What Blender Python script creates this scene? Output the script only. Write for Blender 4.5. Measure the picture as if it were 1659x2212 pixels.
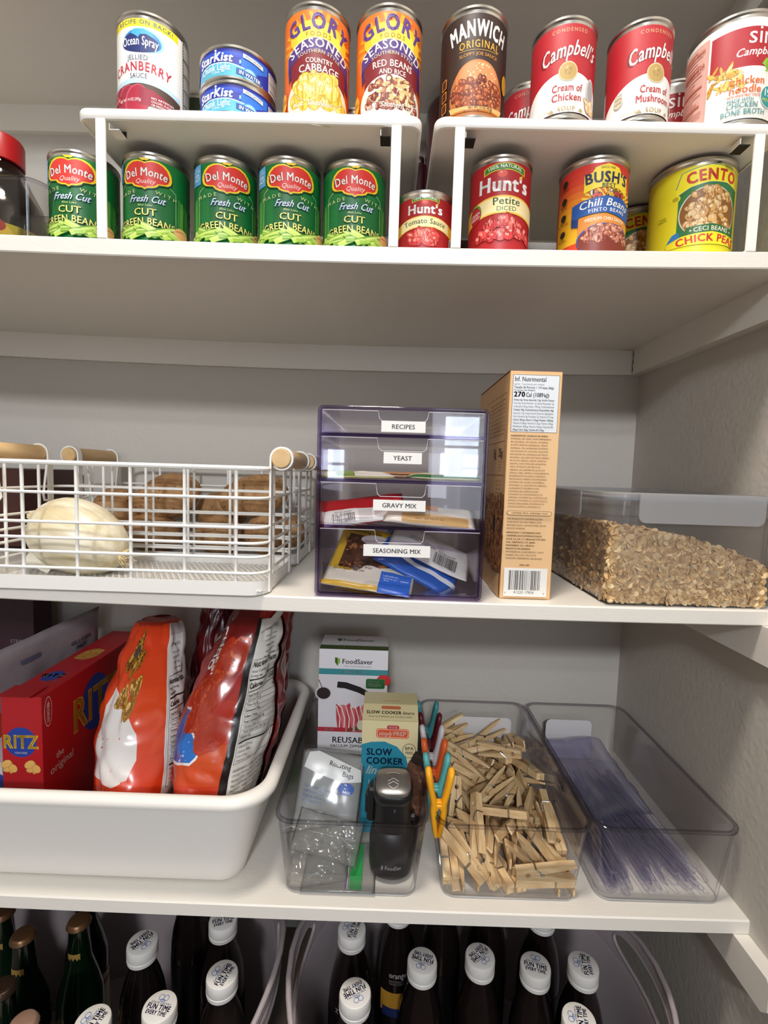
import bpy, bmesh, math, random
from mathutils import Vector, Matrix, Euler
from mathutils.geometry import tessellate_polygon
PI = math.pi
sc = bpy.context.scene
for o in list(bpy.data.objects): bpy.data.objects.remove(o)
COL = sc.collection

# ------------------------------------------------------------ camera
cam_d = bpy.data.cameras.new('camera'); cam = bpy.data.objects.new('camera', cam_d); COL.objects.link(cam)
cam_d.sensor_fit = 'VERTICAL'; cam_d.sensor_height = 24.0
cam_d.lens = 24.0 * 1064.1 / 2212.0
cam_d.clip_start = 0.02; cam_d.clip_end = 60
_p, _y, _r = .0802, -.0086, .0302
_F = Vector((math.sin(_y)*math.cos(_p), math.cos(_y)*math.cos(_p), -math.sin(_p)))
_R0 = Vector((math.cos(_y), -math.sin(_y), 0)); _U0 = _R0.cross(_F)
_R = math.cos(_r)*_R0 + math.sin(_r)*_U0; _U = -math.sin(_r)*_R0 + math.cos(_r)*_U0
_m = Matrix((_R, _U, -_F)).transposed().to_4x4(); _m.translation = (0, -.545, 1.4)
cam.matrix_world = _m
sc.camera = cam

# ------------------------------------------------------------ exposure, world, room light
sc.view_settings.view_transform = 'Standard'; sc.view_settings.look = 'None'
sc.view_settings.exposure = 0.0; sc.view_settings.gamma = 1.0; sc.view_settings.use_curve_mapping = False
sc.cycles.max_bounces = 10; sc.cycles.diffuse_bounces = 4; sc.cycles.glossy_bounces = 4
sc.cycles.transmission_bounces = 8; sc.cycles.transparent_max_bounces = 48
sc.cycles.caustics_reflective = False; sc.cycles.caustics_refractive = False
sc.cycles.use_denoising = True
W = bpy.data.worlds.new('room_air'); sc.world = W; W.use_nodes = True
_nt = W.node_tree; _bg = _nt.nodes['Background']; _bg.inputs[1].default_value = .24
_tc = _nt.nodes.new('ShaderNodeTexCoord'); _sx = _nt.nodes.new('ShaderNodeSeparateXYZ'); _mr = _nt.nodes.new('ShaderNodeMapRange'); _rp = _nt.nodes.new('ShaderNodeValToRGB')
_mr.inputs[1].default_value = -1.; _mr.inputs[2].default_value = 1.
_nt.links.new(_tc.outputs['Generated'], _sx.inputs[0]); _nt.links.new(_sx.outputs['Z'], _mr.inputs[0]); _nt.links.new(_mr.outputs[0], _rp.inputs['Fac']); _nt.links.new(_rp.outputs['Color'], _bg.inputs[0])
_e = _rp.color_ramp.elements; _e[0].position = .15; _e[0].color = (.50, .39, .30, 1); _e[1].position = .75; _e[1].color = (.80, .80, .82, 1)
_k = _e.new(.47); _k.color = (.62, .58, .55, 1)

def area_light(name, loc, target, sx, sy, power, color, shape='RECTANGLE', spread=PI):
    l = bpy.data.lights.new(name, 'AREA'); l.shape = shape; l.size = sx; l.size_y = sy
    l.energy = power; l.color = color; l.spread = spread
    o = bpy.data.objects.new(name, l); COL.objects.link(o); o.location = loc
    o.rotation_euler = (Vector(target)-Vector(loc)).to_track_quat('-Z', 'Y').to_euler()
    return o
LAMP = (-.08, -.34, 2.66)
area_light('pantry_lamp_light', (LAMP[0], LAMP[1], LAMP[2]-.03), (LAMP[0], LAMP[1], 0), .24, .24, 15, (1.0, .92, .82), 'DISK')
area_light('room_lamp_light', (-.15, -2.74, 2.60), (-.1, 0, 1.35), .40, .40, 70, (.94, .97, 1.0), 'DISK')
area_light('window_light', (.7, -3.3, 1.7), (0, .3, 1.3), .9, 1.3, 12, (.80, .88, 1.0))

# ------------------------------------------------------------ materials
_mats = {}
def lin(c): return c/12.92 if c <= .04045 else ((c+.055)/1.055)**2.4
def hexc(h): return tuple(lin(int(h[i:i+2], 16)/255) for i in (0, 2, 4))
def M(h, rough=.5, metal=0., spec=.5, coat=0., bump=0., bscale=200., name=None, var=0., vscale=20.):
    """plain principled surface of a sRGB hex colour with optional fine noise in bump and colour"""
    k = (h, rough, metal, spec, coat, bump, bscale, var, vscale)
    if k in _mats: return _mats[k]
    m = bpy.data.materials.new(name or 'paint_'+h); m.use_nodes = True
    nt = m.node_tree; b = nt.nodes['Principled BSDF']
    b.inputs['Base Color'].default_value = (*hexc(h), 1)
    b.inputs['Roughness'].default_value = rough; b.inputs['Metallic'].default_value = metal
    b.inputs['Specular IOR Level'].default_value = spec
    if coat: b.inputs['Coat Weight'].default_value = coat; b.inputs['Coat Roughness'].default_value = .12
    if bump or var:
        tc = nt.nodes.new('ShaderNodeTexCoord')
        if bump:
            n = nt.nodes.new('ShaderNodeTexNoise'); n.inputs['Scale'].default_value = bscale; n.inputs['Detail'].default_value = 3
            nt.links.new(tc.outputs['Object'], n.inputs['Vector'])
            bp = nt.nodes.new('ShaderNodeBump'); bp.inputs['Strength'].default_value = bump; bp.inputs['Distance'].default_value = .002
            nt.links.new(n.outputs['Fac'], bp.inputs['Height']); nt.links.new(bp.outputs['Normal'], b.inputs['Normal'])
        if var:
            n = nt.nodes.new('ShaderNodeTexNoise'); n.inputs['Scale'].default_value = vscale; n.inputs['Detail'].default_value = 4
            nt.links.new(tc.outputs['Object'], n.inputs['Vector'])
            r = nt.nodes.new('ShaderNodeValToRGB'); c = hexc(h)
            r.color_ramp.elements[0].position = .3; r.color_ramp.elements[1].position = .7
            r.color_ramp.elements[0].color = (*[x*(1-var) for x in c], 1); r.color_ramp.elements[1].color = (*[min(1, x*(1+var*.6)) for x in c], 1)
            nt.links.new(n.outputs['Fac'], r.inputs['Fac']); nt.links.new(r.outputs['Color'], b.inputs['Base Color'])
    _mats[k] = m; return m

def clear_plastic(name, face=(.97, .97, .98), edge=(.45, .42, .5), power=2.2, ior=1.45, rough=.03, haze=0.):
    """thin clear plastic: looks through, darker where the wall is seen edge on, reflects by Fresnel"""
    if name in _mats: return _mats[name]
    m = bpy.data.materials.new(name); m.use_nodes = True; nt = m.node_tree; nt.nodes.clear()
    out = nt.nodes.new('ShaderNodeOutputMaterial'); lw = nt.nodes.new('ShaderNodeLayerWeight'); lw.inputs['Blend'].default_value = .5
    pw = nt.nodes.new('ShaderNodeMath'); pw.operation = 'POWER'; pw.inputs[1].default_value = power
    nt.links.new(lw.outputs['Facing'], pw.inputs[0])
    mx = nt.nodes.new('ShaderNodeMix'); mx.data_type = 'RGBA'
    mx.inputs[6].default_value = (*face, 1); mx.inputs[7].default_value = (*edge, 1)
    nt.links.new(pw.outputs[0], mx.inputs[0])
    tr = nt.nodes.new('ShaderNodeBsdfTransparent'); nt.links.new(mx.outputs[2], tr.inputs['Color'])
    gl = nt.nodes.new('ShaderNodeBsdfGlossy'); gl.inputs['Roughness'].default_value = rough
    p5 = nt.nodes.new('ShaderNodeMath'); p5.operation = 'POWER'; p5.inputs[1].default_value = 4.
    nt.links.new(lw.outputs['Facing'], p5.inputs[0]); r0 = ((ior-1)/(ior+1))**2
    fr = nt.nodes.new('ShaderNodeMath'); fr.operation = 'MULTIPLY_ADD'; fr.inputs[1].default_value = .75; fr.inputs[2].default_value = r0
    nt.links.new(p5.outputs[0], fr.inputs[0])
    ms = nt.nodes.new('ShaderNodeMixShader'); nt.links.new(fr.outputs[0], ms.inputs[0])
    src = tr
    if haze:
        df = nt.nodes.new('ShaderNodeBsdfTranslucent'); df.inputs['Color'].default_value = (.85, .86, .88, 1)
        d2 = nt.nodes.new('ShaderNodeBsdfDiffuse'); d2.inputs['Color'].default_value = (.85, .86, .88, 1)
        h2 = nt.nodes.new('ShaderNodeMixShader'); h2.inputs[0].default_value = .5
        nt.links.new(df.outputs[0], h2.inputs[1]); nt.links.new(d2.outputs[0], h2.inputs[2])
        hz = nt.nodes.new('ShaderNodeMixShader'); hz.inputs[0].default_value = haze
        nt.links.new(tr.outputs[0], hz.inputs[1]); nt.links.new(h2.outputs[0], hz.inputs[2]); src = hz
    nt.links.new(src.outputs[0], ms.inputs[1]); nt.links.new(gl.outputs[0], ms.inputs[2])
    nt.links.new(ms.outputs[0], out.inputs[0])
    _mats[name] = m; return m

def emissive(name, col, strength):
    m = bpy.data.materials.new(name); m.use_nodes = True; b = m.node_tree.nodes['Principled BSDF']
    b.inputs['Base Color'].default_value = (*col, 1); b.inputs['Emission Color'].default_value = (*col, 1); b.inputs['Emission Strength'].default_value = strength
    return m

# ------------------------------------------------------------ mesh collecting
class MB:
    def __init__(s): s.v = []; s.f = []; s.m = []; s.slots = []
    def slot(s, mat):
        if mat not in s.slots: s.slots.append(mat)
        return s.slots.index(mat)
    def add(s, vs, fs, mat, xf=None):
        n = len(s.v); k = s.slot(mat)
        if xf is not None: vs = [xf @ Vector(v) for v in vs]
        s.v.extend([tuple(v) for v in vs]); s.f.extend([tuple(i+n for i in f) for f in fs]); s.m.extend([k]*len(fs))
    def box(s, lo, hi, mat, xf=None, bev=0.):
        x0, y0, z0 = lo; x1, y1, z1 = hi
        if bev:
            b = bev; vs = []; fs = []
            # chamfered box: 24 vertices
            ix = {}
            def V(p):
                if p not in ix: ix[p] = len(vs); vs.append(p)
                return ix[p]
            X = (x0, x1); Y = (y0, y1); Z = (z0, z1); sg = (1, -1)
            def P(a, c, i, j, k):   # vertex on face axis a
                q = [X[i], Y[j], Z[k]]; bb = [sg[i]*b, sg[j]*b, sg[k]*b]
                for t in range(3):
                    if t != a: q[t] += bb[t]
                return V(tuple(q))
            for i in (0, 1):
                fs.append([P(0, 0, i, 0, 0), P(0, 0, i, 1, 0), P(0, 0, i, 1, 1), P(0, 0, i, 0, 1)])
                fs.append([P(1, 0, 0, i, 0), P(1, 0, 1, i, 0), P(1, 0, 1, i, 1), P(1, 0, 0, i, 1)])
                fs.append([P(2, 0, 0, 0, i), P(2, 0, 1, 0, i), P(2, 0, 1, 1, i), P(2, 0, 0, 1, i)])
            for i in (0, 1):
                for j in (0, 1):
                    fs.append([P(0, 0, i, j, 0), P(0, 0, i, j, 1), P(1, 0, i, j, 1), P(1, 0, i, j, 0)])
                    fs.append([P(0, 0, i, 0, j), P(0, 0, i, 1, j), P(2, 0, i, 1, j), P(2, 0, i, 0, j)])
                    fs.append([P(1, 0, 0, i, j), P(1, 0, 1, i, j), P(2, 0, 1, i, j), P(2, 0, 0, i, j)])
            for i in (0, 1):
                for j in (0, 1):
                    for k in (0, 1): fs.append([P(0, 0, i, j, k), P(1, 0, i, j, k), P(2, 0, i, j, k)])
            s.add(vs, fs, mat, xf); return
        vs = [(x, y, z) for x in (x0, x1) for y in (y0, y1) for z in (z0, z1)]
        s.add(vs, [(0, 1, 3, 2), (4, 6, 7, 5), (0, 4, 5, 1), (2, 3, 7, 6), (0, 2, 6, 4), (1, 5, 7, 3)], mat, xf)
    def lathe(s, prof, mat, n=48, xf=None, c=(0, 0, 0), a0=0, a1=2*PI):
        full = abs(a1-a0-2*PI) < 1e-6; m = n if full else n+1
        vs = []; fs = []
        for r, z in prof:
            for i in range(m):
                a = a0+(a1-a0)*i/n; vs.append((c[0]+r*math.cos(a), c[1]+r*math.sin(a), c[2]+z))
        for j in range(len(prof)-1):
            for i in range(n):
                k = (i+1) % m if full else i+1
                fs.append((j*m+i, j*m+k, (j+1)*m+k, (j+1)*m+i))
        s.add(vs, fs, mat, xf)
    def tube(s, pts, r, mat, n=8, closed=False, xf=None, flat=None):
        pts = [Vector(p) for p in pts]; N = len(pts); vs = []; fs = []
        prev = None
        for i, p in enumerate(pts):
            if closed: t = pts[(i+1) % N]-pts[i-1]
            else: t = pts[min(i+1, N-1)]-pts[max(i-1, 0)]
            t.normalize()
            if prev is None:
                a = Vector((0, 0, 1)) if abs(t.z) < .9 else Vector((1, 0, 0)); u = t.cross(a).normalized()
            else:
                u = (prev-t*prev.dot(t))
                u = u.normalized() if u.length > 1e-6 else t.orthogonal().normalized()
            prev = u; w = t.cross(u)
            rr = r[i] if isinstance(r, (list, tuple)) else r
            for k in range(n):
                a = 2*PI*k/n; vs.append(p+u*math.cos(a)*rr+w*math.sin(a)*rr)
        for i in range(N if closed else N-1):
            j = (i+1) % N
            for k in range(n): fs.append((i*n+k, i*n+(k+1) % n, j*n+(k+1) % n, j*n+k))
        if not closed: fs.append(tuple(range(n-1, -1, -1))); fs.append(tuple((N-1)*n+k for k in range(n)))
        s.add(vs, fs, mat, xf)
    def sweep(s, sec, path, mat, closed=True, xf=None, cap=False):
        """rings: list of closed vertex rings"""
        pass
    def rings(s, R, mat, closed=True, cap0=False, cap1=False, xf=None):
        n = len(R[0]); vs = [v for r in R for v in r]; fs = []
        for j in range(len(R)-1):
            for i in range(n if closed else n-1):
                k = (i+1) % n; fs.append((j*n+i, j*n+k, (j+1)*n+k, (j+1)*n+i))
        if cap0: fs.append(tuple(range(n-1, -1, -1)))
        if cap1: fs.append(tuple((len(R)-1)*n+i for i in range(n)))
        s.add(vs, fs, mat, xf)
    def ball(s, c, rad, mat, nu=20, nv=12, xf=None, fn=None):
        R = []
        for j in range(nv+1):
            t = PI*(j/nv); t = min(max(t, .02), PI-.02)
            R.append([])
            for i in range(nu):
                a = 2*PI*i/nu; d = Vector((math.sin(t)*math.cos(a), math.sin(t)*math.sin(a), math.cos(t)))
                k = fn(d) if fn else 1.
                R[-1].append((c[0]+rad[0]*d.x*k, c[1]+rad[1]*d.y*k, c[2]+rad[2]*d.z*k))
        s.rings(R, mat, True, True, True, xf)
    def build(s, name, parent=None, smooth=True, ang=.6, loc=None, merge=False):
        me = bpy.data.meshes.new(name); me.from_pydata(s.v, [], s.f)
        for m in s.slots: me.materials.append(m)
        me.polygons.foreach_set('material_index', s.m)
        if merge:
            bm = bmesh.new(); bm.from_mesh(me); bmesh.ops.remove_doubles(bm, verts=bm.verts, dist=1.5e-6); bm.to_mesh(me); bm.free()
        if smooth:
            me.polygons.foreach_set('use_smooth', [True]*len(me.polygons))
            me.update()
            try: me.set_sharp_from_angle(angle=ang)
            except Exception: pass
        me.update()
        o = bpy.data.objects.new(name, me); COL.objects.link(o)
        if parent: o.parent = parent
        if loc: o.location = loc
        return o
def fix_normals(o):
    bm = bmesh.new(); bm.from_mesh(o.data); bmesh.ops.recalc_face_normals(bm, faces=bm.faces); bm.to_mesh(o.data); bm.free()
def thing(name, label, cat, loc=(0, 0, 0), rot=0., group=None):
    o = bpy.data.objects.new(name, None); COL.objects.link(o); o.location = loc
    o.rotation_euler = rot if isinstance(rot, tuple) else (0, 0, rot)
    o.empty_display_size = .02; o['label'] = label; o['category'] = cat
    if group: o['group'] = group
    return o
def tag(o, label, cat, group=None, kind=None):
    o['label'] = label; o['category'] = cat
    if group: o['group'] = group
    if kind: o['kind'] = kind
    return o
def struct(mb, name, **k):
    o = mb.build(name, **k); o['kind'] = 'structure'; return o
def dup(root, label, group, loc=None, rot=None):
    r = root.copy(); COL.objects.link(r)
    if loc is not None: r.location = loc
    if rot is not None: r.rotation_euler = rot
    r['label'] = label
    if group: r['group'] = group
    for c in list(root.children):
        d = c.copy(); COL.objects.link(d); d.parent = r
        for g in c.children:
            e = g.copy(); COL.objects.link(e); e.parent = d
    return r

# ------------------------------------------------------------ lettering
_gl = {}
def _probe(chars, style):
    obs = []
    for c in chars:
        for s in (c, 'H'+c+'H'):
            cu = bpy.data.curves.new('t', 'FONT'); cu.body = s; cu.size = 1; cu.resolution_u = 2; cu.offset = 0
            o = bpy.data.objects.new('t', cu); COL.objects.link(o); obs.append((c, s, o))
    bpy.context.view_layer.update(); dg = bpy.context.evaluated_depsgraph_get()
    ext = {}
    for c, s, o in obs:
        e = o.evaluated_get(dg); me = e.to_mesh()
        vs = [(v.co.x, v.co.y) for v in me.vertices]
        if s == c: _gl[(c, style)] = [vs, [tuple(p.vertices) for p in me.polygons], 0]
        else: ext[c] = max(v[0] for v in vs)
        e.to_mesh_clear()
    base = max(v[0] for v in _gl[('H', style)][0]) if ('H', style) in _gl else 0
    for c in ext: _gl[(c, style)][2] = ext[c]
    for c, s, o in obs: cu = o.data; bpy.data.objects.remove(o); bpy.data.curves.remove(cu)
_CH = "".join(chr(i) for i in range(33, 127))+'ñéµ'
_probe(_CH, 0)
_eH = max(v[0] for v in _gl[('H', 0)][0]); _aH = (_gl[('H', 0)][2]-_eH)/2
for _c in _CH:
    g = _gl[(_c, 0)]; g[2] = g[2]-_eH-_aH
    for _s, _sh in ((1, ((-.016, 0), (.016, 0), (0, .012))), (2, ((-.036, -.02), (.036, -.02), (-.036, .024), (.036, .024), (0, 0)))):
        vs = []; fs = []
        for dx, dy in _sh:
            n = len(vs); vs += [(x+dx, y+dy) for x, y in g[0]]; fs += [tuple(k+n for k in f) for f in g[1]]
        _gl[(_c, _s)] = [vs, fs, g[2]+(.012 if _s == 1 else .04)]
for _s in (0, 1, 2): _gl[(' ', _s)] = [[], [], _aH*.42]
CAPH = max(v[1] for v in _gl[('H', 0)][0])

def clipx(poly, x, keep):
    out = []; n = len(poly)
    for i in range(n):
        a, b = poly[i], poly[(i+1) % n]; da, db = (a[0]-x)*keep, (b[0]-x)*keep
        if da >= 0: out.append(a)
        if (da >= 0) != (db >= 0):
            t = da/(da-db); out.append((x+0.0, a[1]+(b[1]-a[1])*t))
    return out
class Decal:
    """prints flat shapes in millimetres (u right, v up) onto a surface given by mapf(u,v,h)"""
    def __init__(s, mb, mapf, step=5., dh=.045, h0=.05, vstep=None, rough=.35, coat=0.):
        s.mb = mb; s.f = mapf; s.step = step; s.dh = dh; s.h = h0; s.vs = vstep; s.rough = rough; s.coat = coat
    def mat(s, c): return c if not isinstance(c, str) else M(c, s.rough, coat=s.coat)
    def _emit(s, polys, col):
        vs = []; fs = []
        for p in polys:
            for q in s._cut(p, s.step, 0):
                for r in (s._cut(q, s.vs, 1) if s.vs else [q]):
                    n = len(vs); vs.extend([s.f(a, b, s.h) for a, b in r]); fs.append(tuple(range(n, n+len(r))))
        if fs: s.mb.add(vs, fs, s.mat(col))
    def _cut(s, p, st, ax):
        if not st: return [p]
        if ax: p = [(b, a) for a, b in p]
        lo = min(a for a, b in p); hi = max(a for a, b in p)
        if hi-lo <= st*.5 or math.floor(lo/st) == math.floor(hi/st-1e-9): r = [p]
        else:
            r = []; k = math.floor(lo/st)
            while k*st < hi:
                q = clipx(clipx(p, k*st, 1), (k+1)*st, -1) if k*st > lo-st else p
                if len(q) > 2: r.append(q)
                k += 1
        if ax: r = [[(b, a) for a, b in q] for q in r]
        return r
    def up(s): s.h += s.dh
    def poly(s, pts, col, convex=False):
        s.up()
        if convex: s._emit([pts], col)
        else:
            t = tessellate_polygon([[Vector((a, b, 0)) for a, b in pts]]); s._emit([[pts[i] for i in q] for q in t], col)
    def rect(s, u0, v0, u1, v1, col): s.poly([(u0, v0), (u1, v0), (u1, v1), (u0, v1)], col, True)
    def ell(s, u, v, a, b, col, n=28, rot=0.): s.poly([(u+a*math.cos(t)*math.cos(rot)-b*math.sin(t)*math.sin(rot), v+a*math.cos(t)*math.sin(rot)+b*math.sin(t)*math.cos(rot)) for t in [2*PI*i/n for i in range(n)]], col, True)
    def rrect(s, u0, v0, u1, v1, r, col):
        p = []
        for cx, cy, a in ((u1-r, v0+r, -90), (u1-r, v1-r, 0), (u0+r, v1-r, 90), (u0+r, v0+r, 180)):
            for k in range(6): t = math.radians(a+18*k); p.append((cx+r*math.cos(t), cy+r*math.sin(t)))
        s.poly(p, col, True)
    def line(s, pts, w, col):
        s.up(); P = []
        for (a, b), (c, d) in zip(pts, pts[1:]):
            L = math.hypot(c-a, d-b) or 1; nx, ny = -(d-b)/L*w/2, (c-a)/L*w/2
            P.append([(a+nx, b+ny), (a-nx, b-ny), (c-nx, d-ny), (c+nx, d+ny)])
        s._emit(P, col)
    def grad(s, u0, v0, u1, v1, cols, n=8):
        """printed colour blend from bottom to top"""
        s.up()
        def mixh(a, b, t): return ''.join('%02x' % round(int(a[i:i+2], 16)*(1-t)+int(b[i:i+2], 16)*t) for i in (0, 2, 4))
        for i in range(n):
            t = i/(n-1)*(len(cols)-1); k = min(int(t), len(cols)-2)
            a = v0+(v1-v0)*i/n; b = v0+(v1-v0)*(i+1)/n
            s._emit([[(u0, a), (u1, a), (u1, b), (u0, b)]], mixh(cols[k], cols[k+1], t-k))
    def arcband(s, R, v, w, u0, u1, col, cu=0., n=36):
        """band of height w whose lower edge peaks at v and drops as a parabola u^2/2R"""
        lo = [(cu+u0+(u1-u0)*i/n, v-(u0+(u1-u0)*i/n)**2/(2*R)) for i in range(n+1)]
        s.up(); s._emit([[lo[i], lo[i+1], (lo[i+1][0], lo[i+1][1]+w), (lo[i][0], lo[i][1]+w)] for i in range(n)], col)
    def text(s, t, u, v, size, col, style=1, al='c', shear=0., sx=1., arc=0., space=0., rot=0., fit=None, outline=None, up=True):
        """size = capital height; arc = radius of a parabola that bends the line (positive: ends drop)"""
        k = size/CAPH; adv = sum(_gl.get((c, style), _gl[('x', style)])[2]*k*sx+space for c in t)-space
        if fit and adv > fit: sx *= fit/adv; adv = fit
        if outline:
            s.text(t, u, v, size, outline, 2, al, shear, sx*1., arc, space, rot)
        x = {'c': -adv/2, 'l': 0, 'r': -adv}[al]
        if up: s.up()
        ca, sa = math.cos(rot), math.sin(rot); vs = []; fs = []
        for c in t:
            g = _gl.get((c, style)) or _gl[('x', style)]
            a = g[2]*k*sx; mid = x+a/2
            dv = 0; sl = 0.
            if arc: dv = -mid*mid/(2*arc); sl = math.atan(-mid/arc)
            cc, ss = math.cos(sl), math.sin(sl)
            n = len(vs); P2 = []
            for gx, gy in g[0]:
                px = gx*k*sx+shear*gy*k-a/2; py = gy*k
                qx = mid+px*cc-py*ss; qy = dv+px*ss+py*cc
                P2.append((u+qx*ca-qy*sa, v+qx*sa+qy*ca))
            if s.step and a > s.step*.9: s._emit([[P2[i] for i in f] for f in g[1]], col)
            else:
                vs.extend([s.f(q[0], q[1], s.h) for q in P2]); fs.extend([tuple(i+n for i in f) for f in g[1]])
            x += a+space
        if fs: s.mb.add(vs, fs, s.mat(col))
        return adv
    def lines(s, rows, u, v, size, lead, col, style=0, al='l', fit=None, **k):
        for i, r in enumerate(rows): s.text(r, u, v-i*lead, size, col, style, al, fit=fit, up=(i == 0), **k)
    def blobs(s, n, region, a, b, cols, seed=1, hi=None):
        rg = random.Random(seed); s.up()
        k = 0; tries = 0
        while k < n and tries < n*40:
            tries += 1
            u0, v0, u1, v1 = region[:4]; u = rg.uniform(u0, u1); v = rg.uniform(v0, v1)
            if len(region) > 4 and not region[4](u, v): continue
            k += 1; ra = a*rg.uniform(.7, 1.2); rb = b*rg.uniform(.7, 1.2); ro = rg.uniform(0, PI)
            def E(f, du=0, dv=0): return [(u+du+f*(ra*math.cos(t)*math.cos(ro)-rb*math.sin(t)*math.sin(ro)), v+dv+f*(ra*math.cos(t)*math.sin(ro)+rb*math.sin(t)*math.cos(ro))) for t in [2*PI*i/10 for i in range(10)]]
            h = s.h; s.h = h+.0008*k
            s._emit([E(1.08)], cols[-1]); s.h += .0003; s._emit([E(1)], rg.choice(cols[:-1]))
            if hi: s.h += .0003; s._emit([E(.4, -ra*.2, rb*.3)], hi)
            s.h = h
        s.h += .0012*n
    def barcode(s, u0, v0, u1, v1, seed=3, col='1a1a1a'):
        rg = random.Random(seed); s.up(); P = []; u = u0
        while u < u1:
            w = rg.choice((.3, .3, .6, .9))*(u1-u0)/32; P.append([(u, v0), (min(u+w, u1), v0), (min(u+w, u1), v1), (u, v1)]); u += w+rg.choice((.3, .5, .8))*(u1-u0)/32
        s._emit(P, col)
def cyl(r, z0=0.):
    return lambda u, v, h: ((r+h*.001)*math.sin(u*.001/r), -(r+h*.001)*math.cos(u*.001/r), z0+v*.001)
def plane(o, U, V, N):
    o, U, V, N = Vector(o), Vector(U), Vector(V), Vector(N)
    return lambda u, v, h: tuple(o+U*(u*.001)+V*(v*.001)+N*(h*.001))
# ============================================================ the pantry itself
YB, XR, T, CL, CT = .357, .4410, .0177, .0429, .0100
ZF = .50
def s0(x): return 2.029
def s1(x): return 1.6399+.004*x+.022*x*x
def s2(x): return 1.2568-.003*x+.018*x*x
def s3(x): return .8825+.003*x+.012*x*x
wall_m = M('cdc8c0', .85, bump=.55, bscale=170, name='wall_paint')
def wall_material():
    m = bpy.data.materials.new('orange_peel_wall'); m.use_nodes = True; nt = m.node_tree; b = nt.nodes['Principled BSDF']
    b.inputs['Roughness'].default_value = .8; tc = nt.nodes.new('ShaderNodeTexCoord')
    n = nt.nodes.new('ShaderNodeTexNoise'); n.inputs['Scale'].default_value = 190; n.inputs['Detail'].default_value = 2.5
    v = nt.nodes.new('ShaderNodeTexVoronoi'); v.inputs['Scale'].default_value = 120; v.feature = 'SMOOTH_F1'
    ad = nt.nodes.new('ShaderNodeMath'); ad.operation = 'ADD'
    bp = nt.nodes.new('ShaderNodeBump'); bp.inputs['Strength'].default_value = .30; bp.inputs['Distance'].default_value = .0012
    for q in (n, v): nt.links.new(tc.outputs['Object'], q.inputs['Vector'])
    nt.links.new(n.outputs['Fac'], ad.inputs[0]); nt.links.new(v.outputs['Distance'], ad.inputs[1])
    nt.links.new(ad.outputs[0], bp.inputs['Height']); nt.links.new(bp.outputs['Normal'], b.inputs['Normal'])
    n2 = nt.nodes.new('ShaderNodeTexNoise'); n2.inputs['Scale'].default_value = 2.2; nt.links.new(tc.outputs['Object'], n2.inputs['Vector'])
    r = nt.nodes.new('ShaderNodeValToRGB'); r.color_ramp.elements[0].color = (*hexc('c0bbb3'), 1); r.color_ramp.elements[1].color = (*hexc('c8c2ba'), 1)
    nt.links.new(n2.outputs['Fac'], r.inputs['Fac']); nt.links.new(r.outputs['Color'], b.inputs['Base Color']); return m
WALL = wall_material()
SHELF = M('e9e4dc', .42, bump=.25, bscale=55, name='shelf_enamel')
def brushed():
    m = bpy.data.materials.new('brushed_shelf_paint'); m.use_nodes = True; nt = m.node_tree; b = nt.nodes['Principled BSDF']
    b.inputs['Base Color'].default_value = (*hexc('e8e3db'), 1); b.inputs['Roughness'].default_value = .4
    tc = nt.nodes.new('ShaderNodeTexCoord'); mp = nt.nodes.new('ShaderNodeMapping'); mp.inputs['Scale'].default_value = (60, 160, 160)
    n = nt.nodes.new('ShaderNodeTexNoise'); n.inputs['Scale'].default_value = 2.; n.inputs['Detail'].default_value = 3
    bp = nt.nodes.new('ShaderNodeBump'); bp.inputs['Strength'].default_value = .2; bp.inputs['Distance'].default_value = .0008
    nt.links.new(tc.outputs['Object'], mp.inputs[0]); nt.links.new(mp.outputs[0], n.inputs['Vector']); nt.links.new(n.outputs['Fac'], bp.inputs['Height'])
    nt.links.new(bp.outputs['Normal'], b.inputs['Normal']); return m
SHELF = brushed()
XL = -.95
def slab(name, lo, hi, mat=None):
    b = MB(); b.box(lo, hi, mat or WALL); return struct(b, name, smooth=False)
slab('wall_back', (XL-.1, YB, 0), (XR+.1, YB+.1, 2.70))
slab('wall_right', (XR, -1.25, 0), (XR+.1, YB, 2.70))
slab('wall_left', (XL-.1, -1.25, 0), (XL, YB, 2.70))
slab('floor', (-3, -3.6, -.05), (3, YB+.1, 0), M('5a4636', .5, var=.3, vscale=6))
slab('ceiling', (XL-.1, -1.25, 2.70), (XR+.1, YB+.1, 2.78), M('d8d4cc', .9))
slab('wall_front', (-3, -3.75, 0), (3, -3.65, 2.8), M('b9b3aa', .9))
def board(name, zf, y0=0.):
    b = MB(); N = 28; e = .0012
    sec = [(y0, -T+e), (y0+e, -T), (YB, -T), (YB, 0), (y0+e*1.3, 0), (y0, -e*1.3)]
    R = []
    for i in range(N+1):
        x = XL+(XR-XL)*i/N; R.append([(x, y, zf(x)+z) for y, z in sec])
    b.rings(R, SHELF, True, True, True); o = struct(b, name, ang=.3); return o
board('trim_1', s0); board('trim_2', s1); board('trim_3', s2); board('trim_4', s3)
b = MB(); b.box((XL, -.02, ZF-.03), (XR, YB, ZF), M('6b5c50', .6, var=.2)); struct(b, 'trim_5', smooth=False)
def cleat_back(name, zf):
    b = MB(); N = 20; R = []
    for i in range(N+1):
        x = XL+(XR-XL)*i/N; z = zf(x)-T; R.append([(x, YB-CT, z), (x, YB-CT, z-CL), (x, YB, z-CL), (x, YB, z)])
    b.rings(R, SHELF, True, True, True); struct(b, name, smooth=False)
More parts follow.
